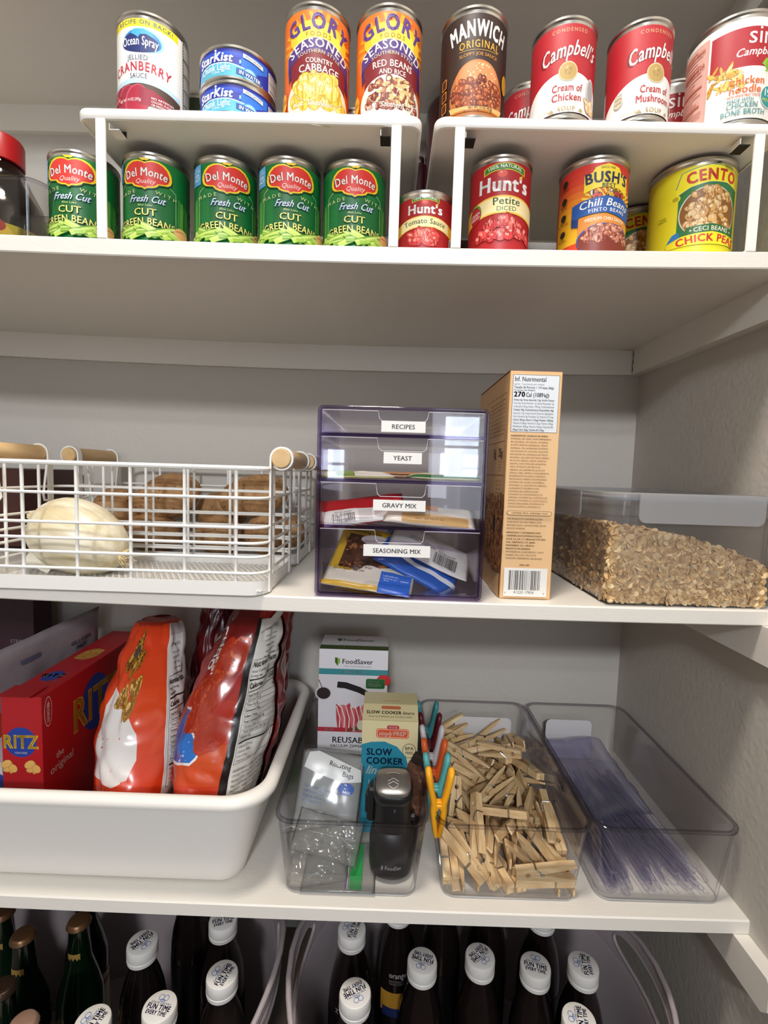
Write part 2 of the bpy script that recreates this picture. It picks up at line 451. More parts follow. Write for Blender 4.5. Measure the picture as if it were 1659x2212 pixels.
def cleat_side(name, z, x0, x1, y0):
    b = MB(); zt = z-T
    sec = [(y0, zt), (y0-.052, zt), (y0-.056, zt-.006), (y0-.056, zt-CL+.008), (y0-.048, zt-CL), (YB-CT, zt-CL), (YB-CT, zt)]
    b.rings([[(x0, y, z2) for y, z2 in sec], [(x1, y, z2) for y, z2 in sec]], SHELF, True, True, True); struct(b, name, smooth=False)
k = 6
for zf in (s0, s1, s2, s3):
    cleat_back('trim_%d' % k, zf); cleat_side('trim_%d' % (k+1), zf(XR), XR-.018, XR, 0.); cleat_side('trim_%d' % (k+2), zf(XL), XL, XL+.018, 0.); k += 3
# dried caulk gap at the cleat corner under the top can shelf
b = MB(); z = s1(XR)-T; rg = random.Random(5); pts = [(XR-.0186, YB-CT-.0012, z-.002-i*.0042) for i in range(10)]
b.tube([(x+rg.uniform(-.0006, .0006), y, zz) for x, y, zz in pts], [.0003+.0005*((i*7) % 3)/2 for i in range(10)], M('2b241e', .9), 5)
b.tube([(XR-.05+i*.004, YB-CT-.001, z-.0006) for i in range(8)], [.0003+.0004*(i % 2) for i in range(8)], M('2b241e', .9), 5)
struct(b, 'trim_%d' % k); k += 1

# ceiling lamp and two windows of the room behind the camera
for lab, (lx, ly, lz), rr in (('round flush ceiling lamp right above the front of the pantry shelves', (LAMP[0], LAMP[1], LAMP[2]+.04), .15), ('round ceiling lamp further out in the room, away from the pantry', (-.15, -2.74, 2.645), .22)):
    t = thing('ceiling_light', lab, 'ceiling light', (lx, ly, lz))
    b = MB(); b.lathe([(0, .0), (rr, .0), (rr, -.025), (rr-.01, -.028)], M('d8d6d2', .4)); b.build('housing', t)
    b = MB(); b.lathe([(rr-.01, -.026), (rr*.8, -.034), (0, -.036)], emissive('lamp_glass', (1, .94, .86), 4)); b.build('diffuser', t)
WIN = emissive('window_daylight', (.76, .88, 1.0), 13.0)
for n, (x0, x1, z0, z1) in enumerate(((.38, .66, 1.38, 1.88), (-.60, -.46, 1.34, 1.58))):
    b = MB(); b.box((x0, -3.63, z0), (x1, -3.625, z1), WIN)
    fr = M('e6e3de', .5)
    for lo, hi in (((x0-.05, -3.65, z0-.05), (x0, -3.6, z1+.05)), ((x1, -3.65, z0-.05), (x1+.05, -3.6, z1+.05)), ((x0, -3.65, z0-.05), (x1, -3.6, z0)), ((x0, -3.65, z1), (x1, -3.6, z1+.05)), ((x0, -3.64, (z0+z1)/2-.012), (x1, -3.61, (z0+z1)/2+.012))):
        b.box(lo, hi, fr)
    struct(b, 'window_%d' % (n+1), smooth=False)

# ============================================================ folding riser shelves
ENAM = M('eeebe6', .38, name='white_enamel'); BLK = M('0c0b0b', .6)
RZ, RT, RD = 1.772, .0105, .252
def riser(name, label, x0, x1):
    t = thing(name, label, 'riser shelf', (x0, 0, RZ)); w = x1-x0
    def ring(ins, z):
        r = .013; p = []
        for cx, cy, a in ((w-r, r, -90), (w-r, RD-r, 0), (r, RD-r, 90), (r, r, 180)):
            for i in range(8): q = math.radians(a+i*90/7); p.append((cx+(r-ins)*math.cos(q), cy+(r-ins)*math.sin(q), z))
        return p
    b = MB()
    R = [ring(.004, -RT+.0018), ring(.0035, -RT), ring(.0012, -RT+.0004), ring(0, -RT+.0025), ring(0, -.0016), ring(.0006, -.0004), ring(.002, 0)]
    b.rings(R, ENAM, True, True, True); b.build('shelf_plate', t, ang=.7)
    for lx in (.0214, w-.0319):
        for y0, y1 in ((.0002, .0034), (RD-.004, RD-.0008)):
            b = MB(); zb = s1(x0+lx+.005)-RZ
            b.box((lx, y0, zb), (lx+.0105, y1, -RT+.0005), ENAM, bev=.0007); b.build('leg', t, ang=.3)
        b = MB(); b.box((lx+.003, .0034, s1(x0+lx)-RZ+.0005), (lx+.0075, RD-.004, s1(x0+lx)-RZ+.004), ENAM); b.build('foot_bar', t, smooth=False)
    for lx, sg in ((.0214+.0105, 1), (w-.0319, -1)):
        b = MB(); xx0, xx1 = (lx+.001, lx+.012) if sg > 0 else (lx-.012, lx-.001)
        b.box((xx0, .006, -RT-.0075), (xx1, .022, -RT-.0065), ENAM if (sg > 0 and x0 < 0) else BLK); b.box((xx0, .006, -RT-.0065), (xx0+.001, .020, -RT), ENAM)
        b.box((xx0+.001, .020, -RT-.0072), (xx1, .0215, -RT), BLK); b.build('hinge_tab', t, smooth=False)
    return t
riser('riser_shelf', 'white enamel riser shelf with green bean cans standing beneath it', -.3422, .0231)
riser('riser_shelf', 'white enamel riser shelf nearest the right wall, above the chick pea cans', .0363, .4015)
# ============================================================ cans
STEEL = M('c2bfb9', .28, metal=1., bump=.04, bscale=300, name='tin_plate'); STEELD = M('8f8a82', .32, metal=1.)
def can(name, label, x, y, z, r, h, rot, paint, bg, group=None, ridge=False, lab=(.0072, .0078), rough=.45, cat='can', vm=None):
    if vm is None: vm = (15, .865) if z < 1.7 else (0, 1.)
    t = thing(name, label, cat, (x, y, z), math.radians(rot), group)
    b = MB(); R = r
    prof = [(0, .004), (R-.005, .004), (R-.0032, .0), (R-.0008, .0), (R, .0012), (R, .0032), (R-.0014, .0045), (R-.0016, .007)]
    if ridge: prof += [(R-.0016, h*.3)]+[(R-.0016-.0006*(i % 2), h*(.32+.02*i)) for i in range(16)]
    prof += [(R-.0016, h-.007), (R-.0014, h-.0045), (R, h-.0032), (R, h-.0010), (R-.0008, h), (R-.0026, h), (R-.0034, h-.005), (R-.006, h-.005), (0, h-.0045)]
    b.lathe(prof, STEEL, 56); b.build('can_body', t, ang=.5)
    if paint:
        m = MB(); rl = R-.0009; lo, hi = lab
        m.lathe([(rl-.0003, lo), (rl, lo+.0002), (rl, h-hi-.0002), (rl-.0003, h-hi)], M(bg, rough), 144)
        cf = cyl(rl); d = Decal(m, lambda u, v, hh: cf(u, min(vm[0]+v*vm[1], (h-hi)*1000-.3), hh), step=2.5, rough=rough); paint(d, (h-hi-lo)*1000, h*1000, lo*1000, (h-hi)*1000); m.build('label', t, ang=.6, merge=True)
    return t
def nutrition(d, u0, v0, u1, v1, col='222222', bg='ebe8e2', n=16, seed=1, head=None):
    if bg: d.rect(u0, v0, u1, v1, bg)
    rg = random.Random(seed); d.up(); H = v1-v0
    if head: d.text(head, u0+1, v1-3.2, 2.2, col, 1, 'l', fit=(u1-u0-2)); v1 -= 4
    step = (v1-v0-1)/n
    for i in range(n):
        vv = v1-.8-step*(i+.5); L = (u1-u0-2)*rg.uniform(.6, 1)
        d.line([(u0+1, vv), (u0+1+L, vv)], step*(.22 if i % 5 else .5), col)
WORDS = "INGREDIENTS WATER SALT SUGAR CORN SYRUP NATURAL FLAVOR SPICES ONION POWDER CITRIC ACID".split()

# ---- label paintings; u across, v up, millimetres
def p_green(salt=False):
    def f(d, L, h, lo, hi):
        G2 = '0b5a2c'
        d.rect(-20, lo, 34, 62, '0e6730')
        # tall bean pods and leaves at both sides
        for sg in (-1, 1):
            for i, (du, c) in enumerate(((37, '3f8f3a'), (41, '67a84a'), (45, '2f7d33'), (49, '4f9b42'))):
                d.poly([(sg*(du-1.5), lo), (sg*(du+3), lo), (sg*(du+3.5), 40), (sg*(du+2.2), 62-i*3), (sg*(du-1), 62-i*2), (sg*(du-2), 35)], c)
            for i in range(4):
                d.ell(sg*(53+i*1.5), 20+i*12, 6, 3.6, ('2c7a32', '3b8c3c')[i % 2], rot=sg*(.9-.5*i))
        if salt:
            d.rect(-46, 76, -31, hi-2, '5ba6d6'); d.lines(['WITH', 'NATURAL'], -38.5, 96, 1.8, 3, 'e8f2f8', 1, 'c'); d.lines(['SEA', 'SALT'], -38.5, 87, 3.6, 5.2, 'f2f7fa', 1, 'c')
        d.line([(-33, 22), (-33, 66), (-26, 71)], .5, 'd8e2b8'); d.line([(33, 22), (33, 66), (26, 71)], .5, 'd8e2b8')
        def emb(k, dv=0):
            P = []
            for u, v in ((0, 96.5), (4, 98.5), (9, 99.5), (15, 99), (21, 96.5), (25.5, 92), (28, 86), (28.5, 80), (27, 75), (23.5, 72), (18, 71), (14.5, 70.5), (12.5, 67.5), (8, 65.5), (3, 65), (0, 62.8)): P.append((u, v))
            P = P+[(-u, v) for u, v in P[-2:0:-1]]
            return [(u*k, 81+(v-81)*k+dv) for u, v in P]
        d.poly([(u, v-1.2) for u, v in emb(1.03)], '093f20'); d.poly(emb(1.), 'f5d21f'); d.poly(emb(.9), 'd9352b')
        d.text('Del Monte', 0, 79.5, 10.2, 'f6f1ea', 1, arc=90, fit=46, outline='7b1715'); d.text('Quality', 0, 70.3, 5.6, 'f3ded6', 0, shear=.25, fit=21)
        for sg in (-1, 0, 1): d.ell(sg*3.2, 101+(1.6 if sg == 0 else 0), 1.7, 3.6, 'f0cf2a', rot=-sg*.9)
        d.text('MADE', -22, 57.2, 4.4, 'cfd79a', 0, rot=.14, space=2.); d.text('WITH', 22, 57, 4.4, 'cfd79a', 0, rot=-.14, space=2.)
        d.text('Fresh Cut', 1, 47, 8.6, 'dbe6f3', 1, shear=.35, fit=38, outline='1e4f7e'); d.text('Blue Lake', 0, 41.8, 2.6, 'b9cf86', 1, shear=.2)
        d.text('CUT', 0, 30.5, 8.4, 'efe87e', 1, fit=24, outline='0a3a1c'); d.text('GREEN BEANS', 0, 18.5, 8.6, 'efe87e', 1, arc=150, fit=60, outline='0a3a1c')
        rg = random.Random(12)
        for i in range(15):
            u = -36+i*4.9+rg.uniform(-2, 2); v = lo+rg.uniform(-1, 7)-(u/26)**2; a = rg.choice((-.5, -.25, .2, .45, .1)); L = rg.uniform(9, 13); cu, su = math.cos(a)*L, math.sin(a)*L
            for w_, c_ in ((8.2, '4c8228'), (7.0, rg.choice(('a9ca52', '93bb46', 'b8d562', '84b040')))):
                d.line([(u-cu, v-su), (u+cu, v+su)], w_, c_); d.ell(u+cu, v+su, w_/2, w_/2, c_, 12)
            d.line([(u-cu, v-su+1.4), (u+cu, v+su+1.4)], 1.3, 'cfe287'); d.ell(u+cu, v+su, 2.1, 2.6, 'd6dc8e', 12)
        d.ell(36, 15, 7.5, 7.5, 'e9b070'); d.text('NO PRESERVATIVES', 36, 17, 1.6, '6b3a12', 1, arc=12)
    return f
def p_cranberry(d, L, h, lo, hi):
    d.rect(-60, lo, 46, hi, 'eeeeec'); d.rect(-60, 90, 42, 99.5, 'f4dc2e'); d.text('TRY RECIPE ON BACK!', -3, 92.6, 4.4, '33506b', 1, arc=900, space=.5)
    d.ell(4, 76, 21.5, 13, '9fd2ee', 36); d.ell(1.5, 75, 21, 12, '2f86c8', 36)
    d.ell(0, 73.5, 20, 10.8, '1d2c6b', 36); d.poly([(-9, 83), (-5, 87), (5, 87.5), (13, 84), (18, 78), (15, 80), (7, 82.5), (1, 81.5), (-1, 78), (-3, 80)], '49a7de')
    d.text('Ocean Spray', 0, 70.5, 9.2, 'f4f5f7', 1, fit=38, arc=200)
    d.text('JELLIED', -2, 55, 5.2, '46546a', 0, fit=22, arc=300); d.text('CRANBERRY', -1, 43.5, 9.6, 'c12a3c', 1, arc=150, fit=62, space=.6); d.text('SAUCE', -1, 35.5, 5.4, '46546a', 0, fit=19)
    d.arcband(180, 30, 5, -52, 44, 'b9d6ea'); d.arcband(150, 12, 18, -52, 44, '4d3a30')
    for u, c in ((-34, '7e1f33'), (-26, '8d2238'), (-15, '98243c'), (-3, 'a5263f')):
        d.ell(u, 12, 13, 17, 'c4566a', 30, rot=-.25); d.ell(u+.8, 11.5, 12.3, 16.4, c, 30, rot=-.25)
    d.poly([(0, lo), (0, 26), (14, 24), (30, 17), (42, 8), (42, lo)], '8f1f38'); d.rect(-60, lo, -40, 30, 'd9dbd8')
    d.blobs(5, (-40, lo+2, -24, 20), 4, 4, ['b02537', 'c93a48', '6e1424'], 3, 'e9b3b0')
    d.text('NET WT 14 OZ (397g)', -11, 11, 3, 'f0e6e4', 1, fit=26); d.lines(['NO ARTIFICIAL', 'COLORS, FLAVORS', 'OR PRESERVATIVES'], 12, 14.5, 2.3, 3.6, 'f0e6e4', 1, fit=24)
    nutrition(d, 47, lo+2, 80, hi-4, bg='dcdad5', n=26); d.rect(46, lo, 47, hi, '4a4a4e')
def p_tuna(d, L, h, lo, hi):
    d.rect(-70, lo, 70, hi, '1f2f9e'); d.grad(-70, hi-6, 30, hi, ['1f3fb0', '2350c6'], 3); d.poly([(10, 18), (26, 12), (44, 22), (44, hi), (16, hi)], '2a6fd2')
    P = [(-44, lo), (-44, 8), (-36, 17), (-22, 19.5), (0, 19), (20, 15), (36, 7), (38, lo)]
    d.poly(P, 'c9e5ee'); d.poly([(u*.98, v-1.2) for u, v in P], '59b4cf')
    d.text('StarKist', -17, 20.8, 9.4, 'f5f7fb', 2, shear=.12, arc=200, fit=42, outline='16206e'); d.text('*', -14, 29.5, 4, 'f5f7fb', 2)
    d.text('Chunk Light', -16, 10.4, 7.4, 'e9f6fa', 1, arc=300, fit=36); d.text('TUNA', -14, 6.6, 3, 'd8eef4', 0, fit=10)
    d.ell(22, 9.5, 8, 7.5, '3f8fd0'); d.ell(22, 9.5, 6.6, 6.2, '9fd6ec'); d.poly([(8, 7.5), (36, 3.5), (36, 10), (8, 14)], '1c4f9c', True); d.text('IN WATER', 22, 6.2, 4.4, 'f0f6fa', 1, rot=-.14, fit=23)
    d.poly([(15, 27), (37, 23), (37, 27.5), (15, 31.5)], 'eceae6', True); d.text('WILD CAUGHT', 26, 26, 2.6, '2a3050', 1, rot=-.18, fit=18)
    d.ell(12, 21, 1, 2.4, '8fc6ee'); d.ell(-50, 15, 5, 9, 'a9a3d8'); d.ell(-56, 22, 5, 7, '5862c2')
    nutrition(d, 45, lo+1, 68, hi-3, bg='e4e2df', n=12)
def p_glory(kind):
    def f(d, L, h, lo, hi):
        d.grad(-62, lo, 62, hi, ['dc5a1c', 'ea6f1e', 'ee7d22', 'e8721f'], 8)
        for i in range(15):
            a = math.radians(-80+160*i/14); d.poly([(0, 62), (48*math.sin(a-.045), 62+40*math.cos(a-.045)), (48*math.sin(a+.045), 62+40*math.cos(a+.045))], 'f2a02a', True) if 62+40*math.cos(a) < hi else None
        d.ell(0, 76, 33, 17, 'f6c12e'); d.ell(0, 76, 24, 13, 'f7dc4a')
        d.text('GLORY', -1, 84, 15.5, '5a3a86', 2, arc=58, fit=62, outline='f3ece2'); d.text('FOODS', -1, 77.2, 4.2, 'a9781c', 1, arc=80, space=1.2)
        d.poly([(-37, 56), (-35, 36), (-31, 42), (-31, 62)], '3d2560'); d.poly([(37, 56), (38, 32), (31, 40), (31, 62)], '3d2560')
        d.rect(-31, lo, 31, 66, '7c1622'); d.arcband(48, 62, 14, -37, 37, 'e9d9a0'); d.arcband(48, 61.4, 13.6, -36.6, 36.6, '4b2d78')
        d.text('SEASONED', 0, 66.3, 8.6, 'f1e9df', 1, arc=48, fit=62); d.text('SOUTHERN STYLE', 0, 60.6, 3.6, 'd9b98a', 1, arc=52, fit=48)
        if kind == 'cabbage':
            d.text('COUNTRY', 0, 50.6, 4.8, 'f1e9df', 1, fit=28); d.text('CABBAGE', 0, 42.2, 7.2, 'f1e9df', 1, fit=42, arc=200)
            d.ell(0, 15, 36, 26, 'eadfc4', 40); d.blobs(34, (-30, lo+4, 30, 37, lambda u, v: (u/30)**2+((v-15)/23)**2 < 1), 9, 6.5, ['e8c845', 'efd968', 'dfb93a', 'f3e48c', 'c19a2c'], 8, 'f4eaa8')
            d.blobs(10, (-16, 16, 18, 34), 10, 7.5, ['f0d662', 'f5e48c', 'e6c84a', 'c9a636'], 5, 'f8efb8')
        else:
            d.text('RED BEANS', 0, 48.6, 6.6, 'f1e9df', 1, fit=42, arc=160); d.text('AND RICE', 0, 41.4, 4.8, 'f1e9df', 1, fit=28)
            d.ell(0, 15, 36, 26, 'e3dcd2', 40); d.blobs(70, (-30, lo+2, 30, 37, lambda u, v: (u/31)**2+((v-15)/24)**2 < 1), 4.8, 3.2, ['9c4a36', 'b06048', '86382c', 'a8553e', '5e2620'], 8, 'cf9a80')
            d.blobs(42, (-15, 14, 24, 38), 3.2, 1.7, ['e6c894', 'efd9ae', 'd9b67c', 'b08a52'], 6)
        d.line([(-26, 22), (-20, 15), (0, 11.5), (20, 14), (27, 20)], .7, 'c7bda8')
        d.text('REAL ', -20, 8.6, 3.8, 'efe9dc', 1, rot=.05, fit=13); d.text('Southern', 0, 8.6, 5.2, 'efe9dc', 1, shear=.3, fit=24); d.text('STYLE', 21, 7.6, 3.8, 'efe9dc', 1, rot=-.08, fit=12)
        d.ell(-44, 20, 6, 10, 'e9b23a'); d.lines(['FULLY', 'COOKED'], -44, 22, 2, 3, '7a1e1e', 1, 'c')
    return f
def p_sloppy(d, L, h, lo, hi):
    d.text('MANWICH', 0, 81, 15.5, 'efeae4', 2, fit=62, arc=110, sx=.8); d.text('ORIGINAL', 0, 69.8, 7.2, 'dda42c', 1, fit=42, arc=200, space=.8)
    d.line([(-21, 67.5), (21, 67.5)], .5, 'c79a46'); d.text('SLOPPY JOE SAUCE', 0, 62, 3.2, 'c98b3e', 1, fit=42, arc=200)
    d.ell(0, 24, 31, 33, 'b06a34', 44); d.ell(0, 40, 24, 18, 'cf7c45', 40); d.ell(0, 43, 20, 13, 'dc8c58', 40)
    d.blobs(26, (-20, 38, 20, 54, lambda u, v: (u/20)**2+((v-43)/13)**2 < 1), .9, .7, ['f1d9a8', 'e4c48a'], 3)
    d.blobs(120, (-29, 14, 29, 40, lambda u, v: (u/29)**2+((v-26)/15)**2 < 1), 3.6, 2.6, ['8c3b22', 'a44a28', '73291a', 'b65c30', '54190f'], 9, 'd68a52')
    d.poly([(-28, 8), (28, 8), (31, 15), (20, 13), (0, 12), (-20, 13), (-31, 15)], 'dfae6a'); d.rect(-40, lo, 34, 9, 'b86a24')
    for u in (-26, -12, 2, 16, 28): d.line([(u, lo), (u-1.5, 9)], .6, '6d3712')
    d.text('NET WT 15 OZ (425g)', 4, 9.6, 3, '4a230f', 1, fit=26); d.ell(35, 44, 5, 9.5, 'e2a62c', 30); d.ell(35, 44, 3.9, 8, 'c58a1e', 30)
    for i in range(3): d.rrect(-43, 15+i*12, -35, 25+i*12, 1.5, 'd98a34'); d.rrect(-42, 16+i*12, -36, 24+i*12, 1, '4a2216')
def p_soup(l1, l2, spoon):
    def f(d, L, h, lo, hi):
        d.rect(-105, lo, 105, 50, 'ecebe8'); d.arcband(62, 47, hi-47, -58, 58, 'b3202b'); d.rect(-105, 60, 105, hi, 'b3202b')
        d.text('CONDENSED', 0, 85.5, 3.6, 'c9a37e', 1, space=1., fit=36)
        d.text("Campbell's", 1, 62, 14.5, 'f2efec', 1, shear=.28, fit=58, rot=.10, arc=110, outline='7c141c')
        d.ell(0, 47, 9.6, 9.6, 'd9c9a0', 36); d.ell(0, 47, 8.6, 8.6, 'b99a5c', 36); d.blobs(9, (-4, 43, 4, 51), 2.4, 1.1, ['8c6d38', 'a3844a', 'd2bb84'], 2)
        d.text(l1, 0, 28, 7, 'b4262f', 1, fit=31); d.text(l2, 0, 18.6, 7, 'b4262f', 1, fit=31 if len(l2) < 8 else 38)
        d.text('SOUP', 0, 8.5, 4.4, 'b79f68', 1, fit=19, space=.4)
        for sg in (-1, 1):
            for a in (-.7, 0, .7): d.ell(sg*15+a*1.6, 9.5, .7, 2, 'b79f68', 10, rot=a)
        d.text('NET WT 10.5 OZ (298g)', -25, lo+2, 1.9, 'b79f68', 1, fit=16)
        if spoon:
            d.ell(27, 31, 6, 13, 'd5d3d2', 30); d.ell(27, 31, 4.6, 11.4, 'a9a7a6', 30); d.blobs(7, (20, lo+1, 34, 20), 6, 3.2, ['ecc9a0', 'e2b888', 'f1d8b4', 'b98e5e'], 3, 'f8e6ca')
        else:
            d.ell(-36, 26, 5, 6, 'c9c2a8'); d.lines(['COOK', 'WITH', 'LOVE'], -36, 32, 2, 4, '6e6a58', 1, 'c')
            d.blobs(6, (24, lo+1, 38, 20), 5, 3.4, ['cdb795', 'bfa37c', 'dccbb0', '8d7350'], 3)
    return f
def p_simply(d, L, h, lo, hi):
    d.rect(-130, lo, 130, hi, 'e9e6e1'); d.rect(-34, 58, 60, hi-9, 'a81f2a'); d.arcband(90, 62, 12, -34, 60, 'a81f2a', 6)
    d.text('simply', 30, 80, 17, 'f3f0ed', 0, fit=88); d.text("Campbell's", 11, 69, 7.4, 'f3f0ed', 1, shear=.28, fit=46, rot=.05)
    d.blobs(30, (-33, 38, -2, 62, lambda u, v: v > 34+(-u)*.3 and v < 64-(u+34)*.15), 6, 1.7, ['d9a43a', 'e6bd58', 'c8902c', 'f0d384', 'a8761e'], 4)
    d.poly([(14, 60), (18, 66), (24, 67), (27, 72), (31, 66), (38, 66), (33, 60), (34, 54), (26, 56), (18, 53), (20, 57)], '8ebd3c'); d.blobs(6, (18, 55, 32, 66), 3, 1.6, ['a4cf50', '7fb02f', '5f9222'], 2)
    d.ell(50, 38, 24, 26, 'f0ede8', 40); d.ell(50, 38, 20, 22, 'dd9a4c', 40); d.blobs(30, (36, 18, 66, 56), 5, 2.4, ['e8b35c', 'd98434', 'efd08c', 'c96f26', 'a6551a'], 7)
    d.text('chicken', 2, 41, 7.2, 'dd6a2c', 1, fit=36); d.text('noodle', 0, 32.4, 7.2, 'dd6a2c', 1, fit=33); d.text('WITH WHITE MEAT CHICKEN', 0, 28.4, 2.4, 'dd6a2c', 1, fit=33)
    d.ell(24, 29, 9.5, 11, 'f2f4f2', 30); d.ell(24, 29, 8.8, 10.2, '2f8f90', 30); d.text('19g', 24, 29.5, 7, 'f3f6f4', 1, fit=12); d.text('PROTEIN', 24, 24, 3, 'cfd944', 1, fit=14)
    d.text('MADE WITH', -4, 23.6, 3.4, '4f8f92', 1, fit=24); d.text('CHICKEN', -2, 17.6, 5.2, '4f8f92', 1, fit=29); d.text('BONE BROTH', 0, 10.8, 5.2, '4f8f92', 1, fit=42)
    d.rect(-72, lo+2, -36, hi-6, 'dba79a'); nutrition(d, -70, lo+4, -38, hi-8, 'c46a55', 'dcb0a4', 22)
    d.text('Nutrition Facts', -54, hi-16, 4.4, 'b2503c', 1, fit=30); d.text('Calories 220', -54, hi-32, 4.6, 'b2503c', 1, fit=30)
def p_hunts(kind):
    def f(d, L, h, lo, hi):
        if kind == 'petite':
            d.arcband(60, 92, 8.6, -24, 24, 'e6cf3a'); d.arcband(60, 92.9, 6.8, -23, 23, '3f7a2c'); d.text('100% NATURAL', 0, 94.6, 4.2, 'f1efe2', 1, arc=60, fit=38)
            d.ell(-3, 87.5, 5.5, 5, 'd9442e'); d.ell(-4.5, 89, 1.6, 1.1, 'ef9a84'); d.ell(-3, 92, 3, .8, '4c8a34')
            d.text("Hunt's", 0, 66.5, 17, 'f4f1ee', 2, fit=60, outline='5c0d14'); d.ell(19, 84, 1.4, 3, 'e3b52c', rot=-.5)
            d.arcband(110, 39, 22, -60, 60, 'ecb93a'); d.arcband(110, 41, 18, -34, 60, 'f0dfa8')
            d.text('Petite', 3, 49.8, 9, '33562c', 1, fit=31, arc=200); d.text('DICED', 3, 42.2, 5.2, '33562c', 0, fit=24)
            d.ell(-34, 44, 9, 12, '7e9c34', 30); d.ell(-34, 42, 8, 11, 'b3212a', 30); d.lines(['STEAM', 'PEELED'], -34, 42, 3.6, 4.6, 'f2e8e4', 1, 'c', fit=14, rot=.2); d.text('NATURALLY', -34, 51, 2.4, '26381a', 1, fit=13)
            d.blobs(46, (-38, lo+1, 34, 34, lambda u, v: v < 34-(u/11)**2*1.6), 6.5, 5, ['d83a3c', 'e5514f', 'c82c30', 'ea6a62', '8e151c'], 4, 'f2a096')
            d.rect(40, 18, 48, 32, 'e8e6e4'); d.barcode(41, 19, 47, 31)
        else:
            d.arcband(45, 64.5, 6, -16, 16, 'e6cf3a'); d.arcband(45, 65.1, 4.8, -15.4, 15.4, '3f7a2c'); d.text('100% NATURAL', 0, 66.2, 3.1, 'f1efe2', 1, arc=45, fit=27)
            d.ell(-1, 61.4, 3.8, 3.2, 'd9442e'); d.ell(-2, 62.3, 1.1, .8, 'ef9a84')
            d.text("Hunt's", 0, 47, 11.6, 'f4f1ee', 2, fit=42, outline='5c0d14'); d.ell(13.5, 59, 1, 2, 'e3b52c', rot=-.5)
            d.arcband(80, 28.5, 15, -56, 56, 'ecb93a'); d.arcband(80, 29.5, 13, -30, 30, 'f0dfa8'); d.text('Tomato Sauce', 0, 33.4, 6.8, '33562c', 1, fit=48, arc=90)
            d.blobs(26, (-22, lo+1, 14, 27, lambda u, v: v < 27-(abs(u+2)/6)**2*1.5), 7, 4.6, ['d8453e', 'e25a4c', 'cc3834', 'ee7a66', 'a5222a'], 6, 'f0988a')
            d.rect(33, 8, 41, 20, 'e8e6e4'); d.barcode(34, 9, 40, 19)
    return f
def p_chili(d, L, h, lo, hi):
    d.grad(-62, lo, 62, hi, ['f0b92a', 'efb224', 'eda822', 'e6802a', 'd9472c', 'cf352c'], 12)
    for i in range(17):
        a = math.radians(-85+170*i/16); d.poly([(8, 48), (8+38*math.sin(a-.04), 48+30*math.cos(a-.04)), (8+38*math.sin(a+.04), 48+30*math.cos(a+.04))], 'f6d64a', True)
    P = [(-24, 66), (-24, 88), (-16, 90), (-13, 96), (0, 100), (13, 96), (16, 90), (27, 88), (27, 64), (14, 71), (-10, 71)]
    d.poly(P, 'f7dd3c'); d.text('SINCE 1908', 0, 94.2, 2.4, '3a2a1e', 1, arc=40, fit=15); d.text("BUSH'S", 1, 77.5, 12.6, '262a52', 2, fit=48, arc=200); d.text('BEST', 2, 71.2, 5, '262a52', 1, fit=16)
    d.blobs(12, (-16, 57, 18, 67), 3.8, 3, ['d9442e', '3f8a34', 'ecb63a', 'e9e4d8', 'c93a2c', '2a2a22'], 3)
    d.poly([(-36, 34), (-36, 54), (-26, 57), (0, 61), (20, 60), (36, 54), (36, 33), (24, 36), (0, 41), (-26, 38)], '1f56a4'); d.poly([(-36, 28), (-36, 38), (-28, 36), (-28, 26)], '153c78', True)
    d.text('Chili Beans', 0, 49, 9, 'f2efe8', 1, shear=.22, fit=56, arc=110); d.text('PINTO BEANS', 2, 42.4, 4.4, 'f2efe8', 1, fit=40, arc=110, space=.6)
    d.poly([(-28, lo), (-28, 36), (0, 39), (28, 34), (28, lo)], 'd98a3c'); d.text('MEDIUM CHILI SAUCE', 1, 31.6, 3.8, 'f4ecd2', 1, fit=44, arc=140)
    d.ell(4, 8, 33, 20, '2f56a0', 40); d.ell(4, 7, 31.5, 18.8, '7a2e22', 40)
    d.blobs(60, (-26, lo+1, 34, 27, lambda u, v: ((u-4)/31)**2+((v-7)/19)**2 < 1), 4.6, 3, ['b86a54', 'c87e66', 'a85a48', 'd08e76', '6e2a20'], 5, 'e2b29c')
    for i, v in enumerate((88, 66, 45, 24)):
        d.ell(-47, v, 4, 4.4, '2b2418'); d.lines((['HEART', 'HEALTHY'], ['QUALITY', 'BEANS'], ['GROWN', 'IN THE USA'], ['6g', 'PROTEIN'])[i], -47, v-7, 1.9, 3, '2b2418', 1, 'c')
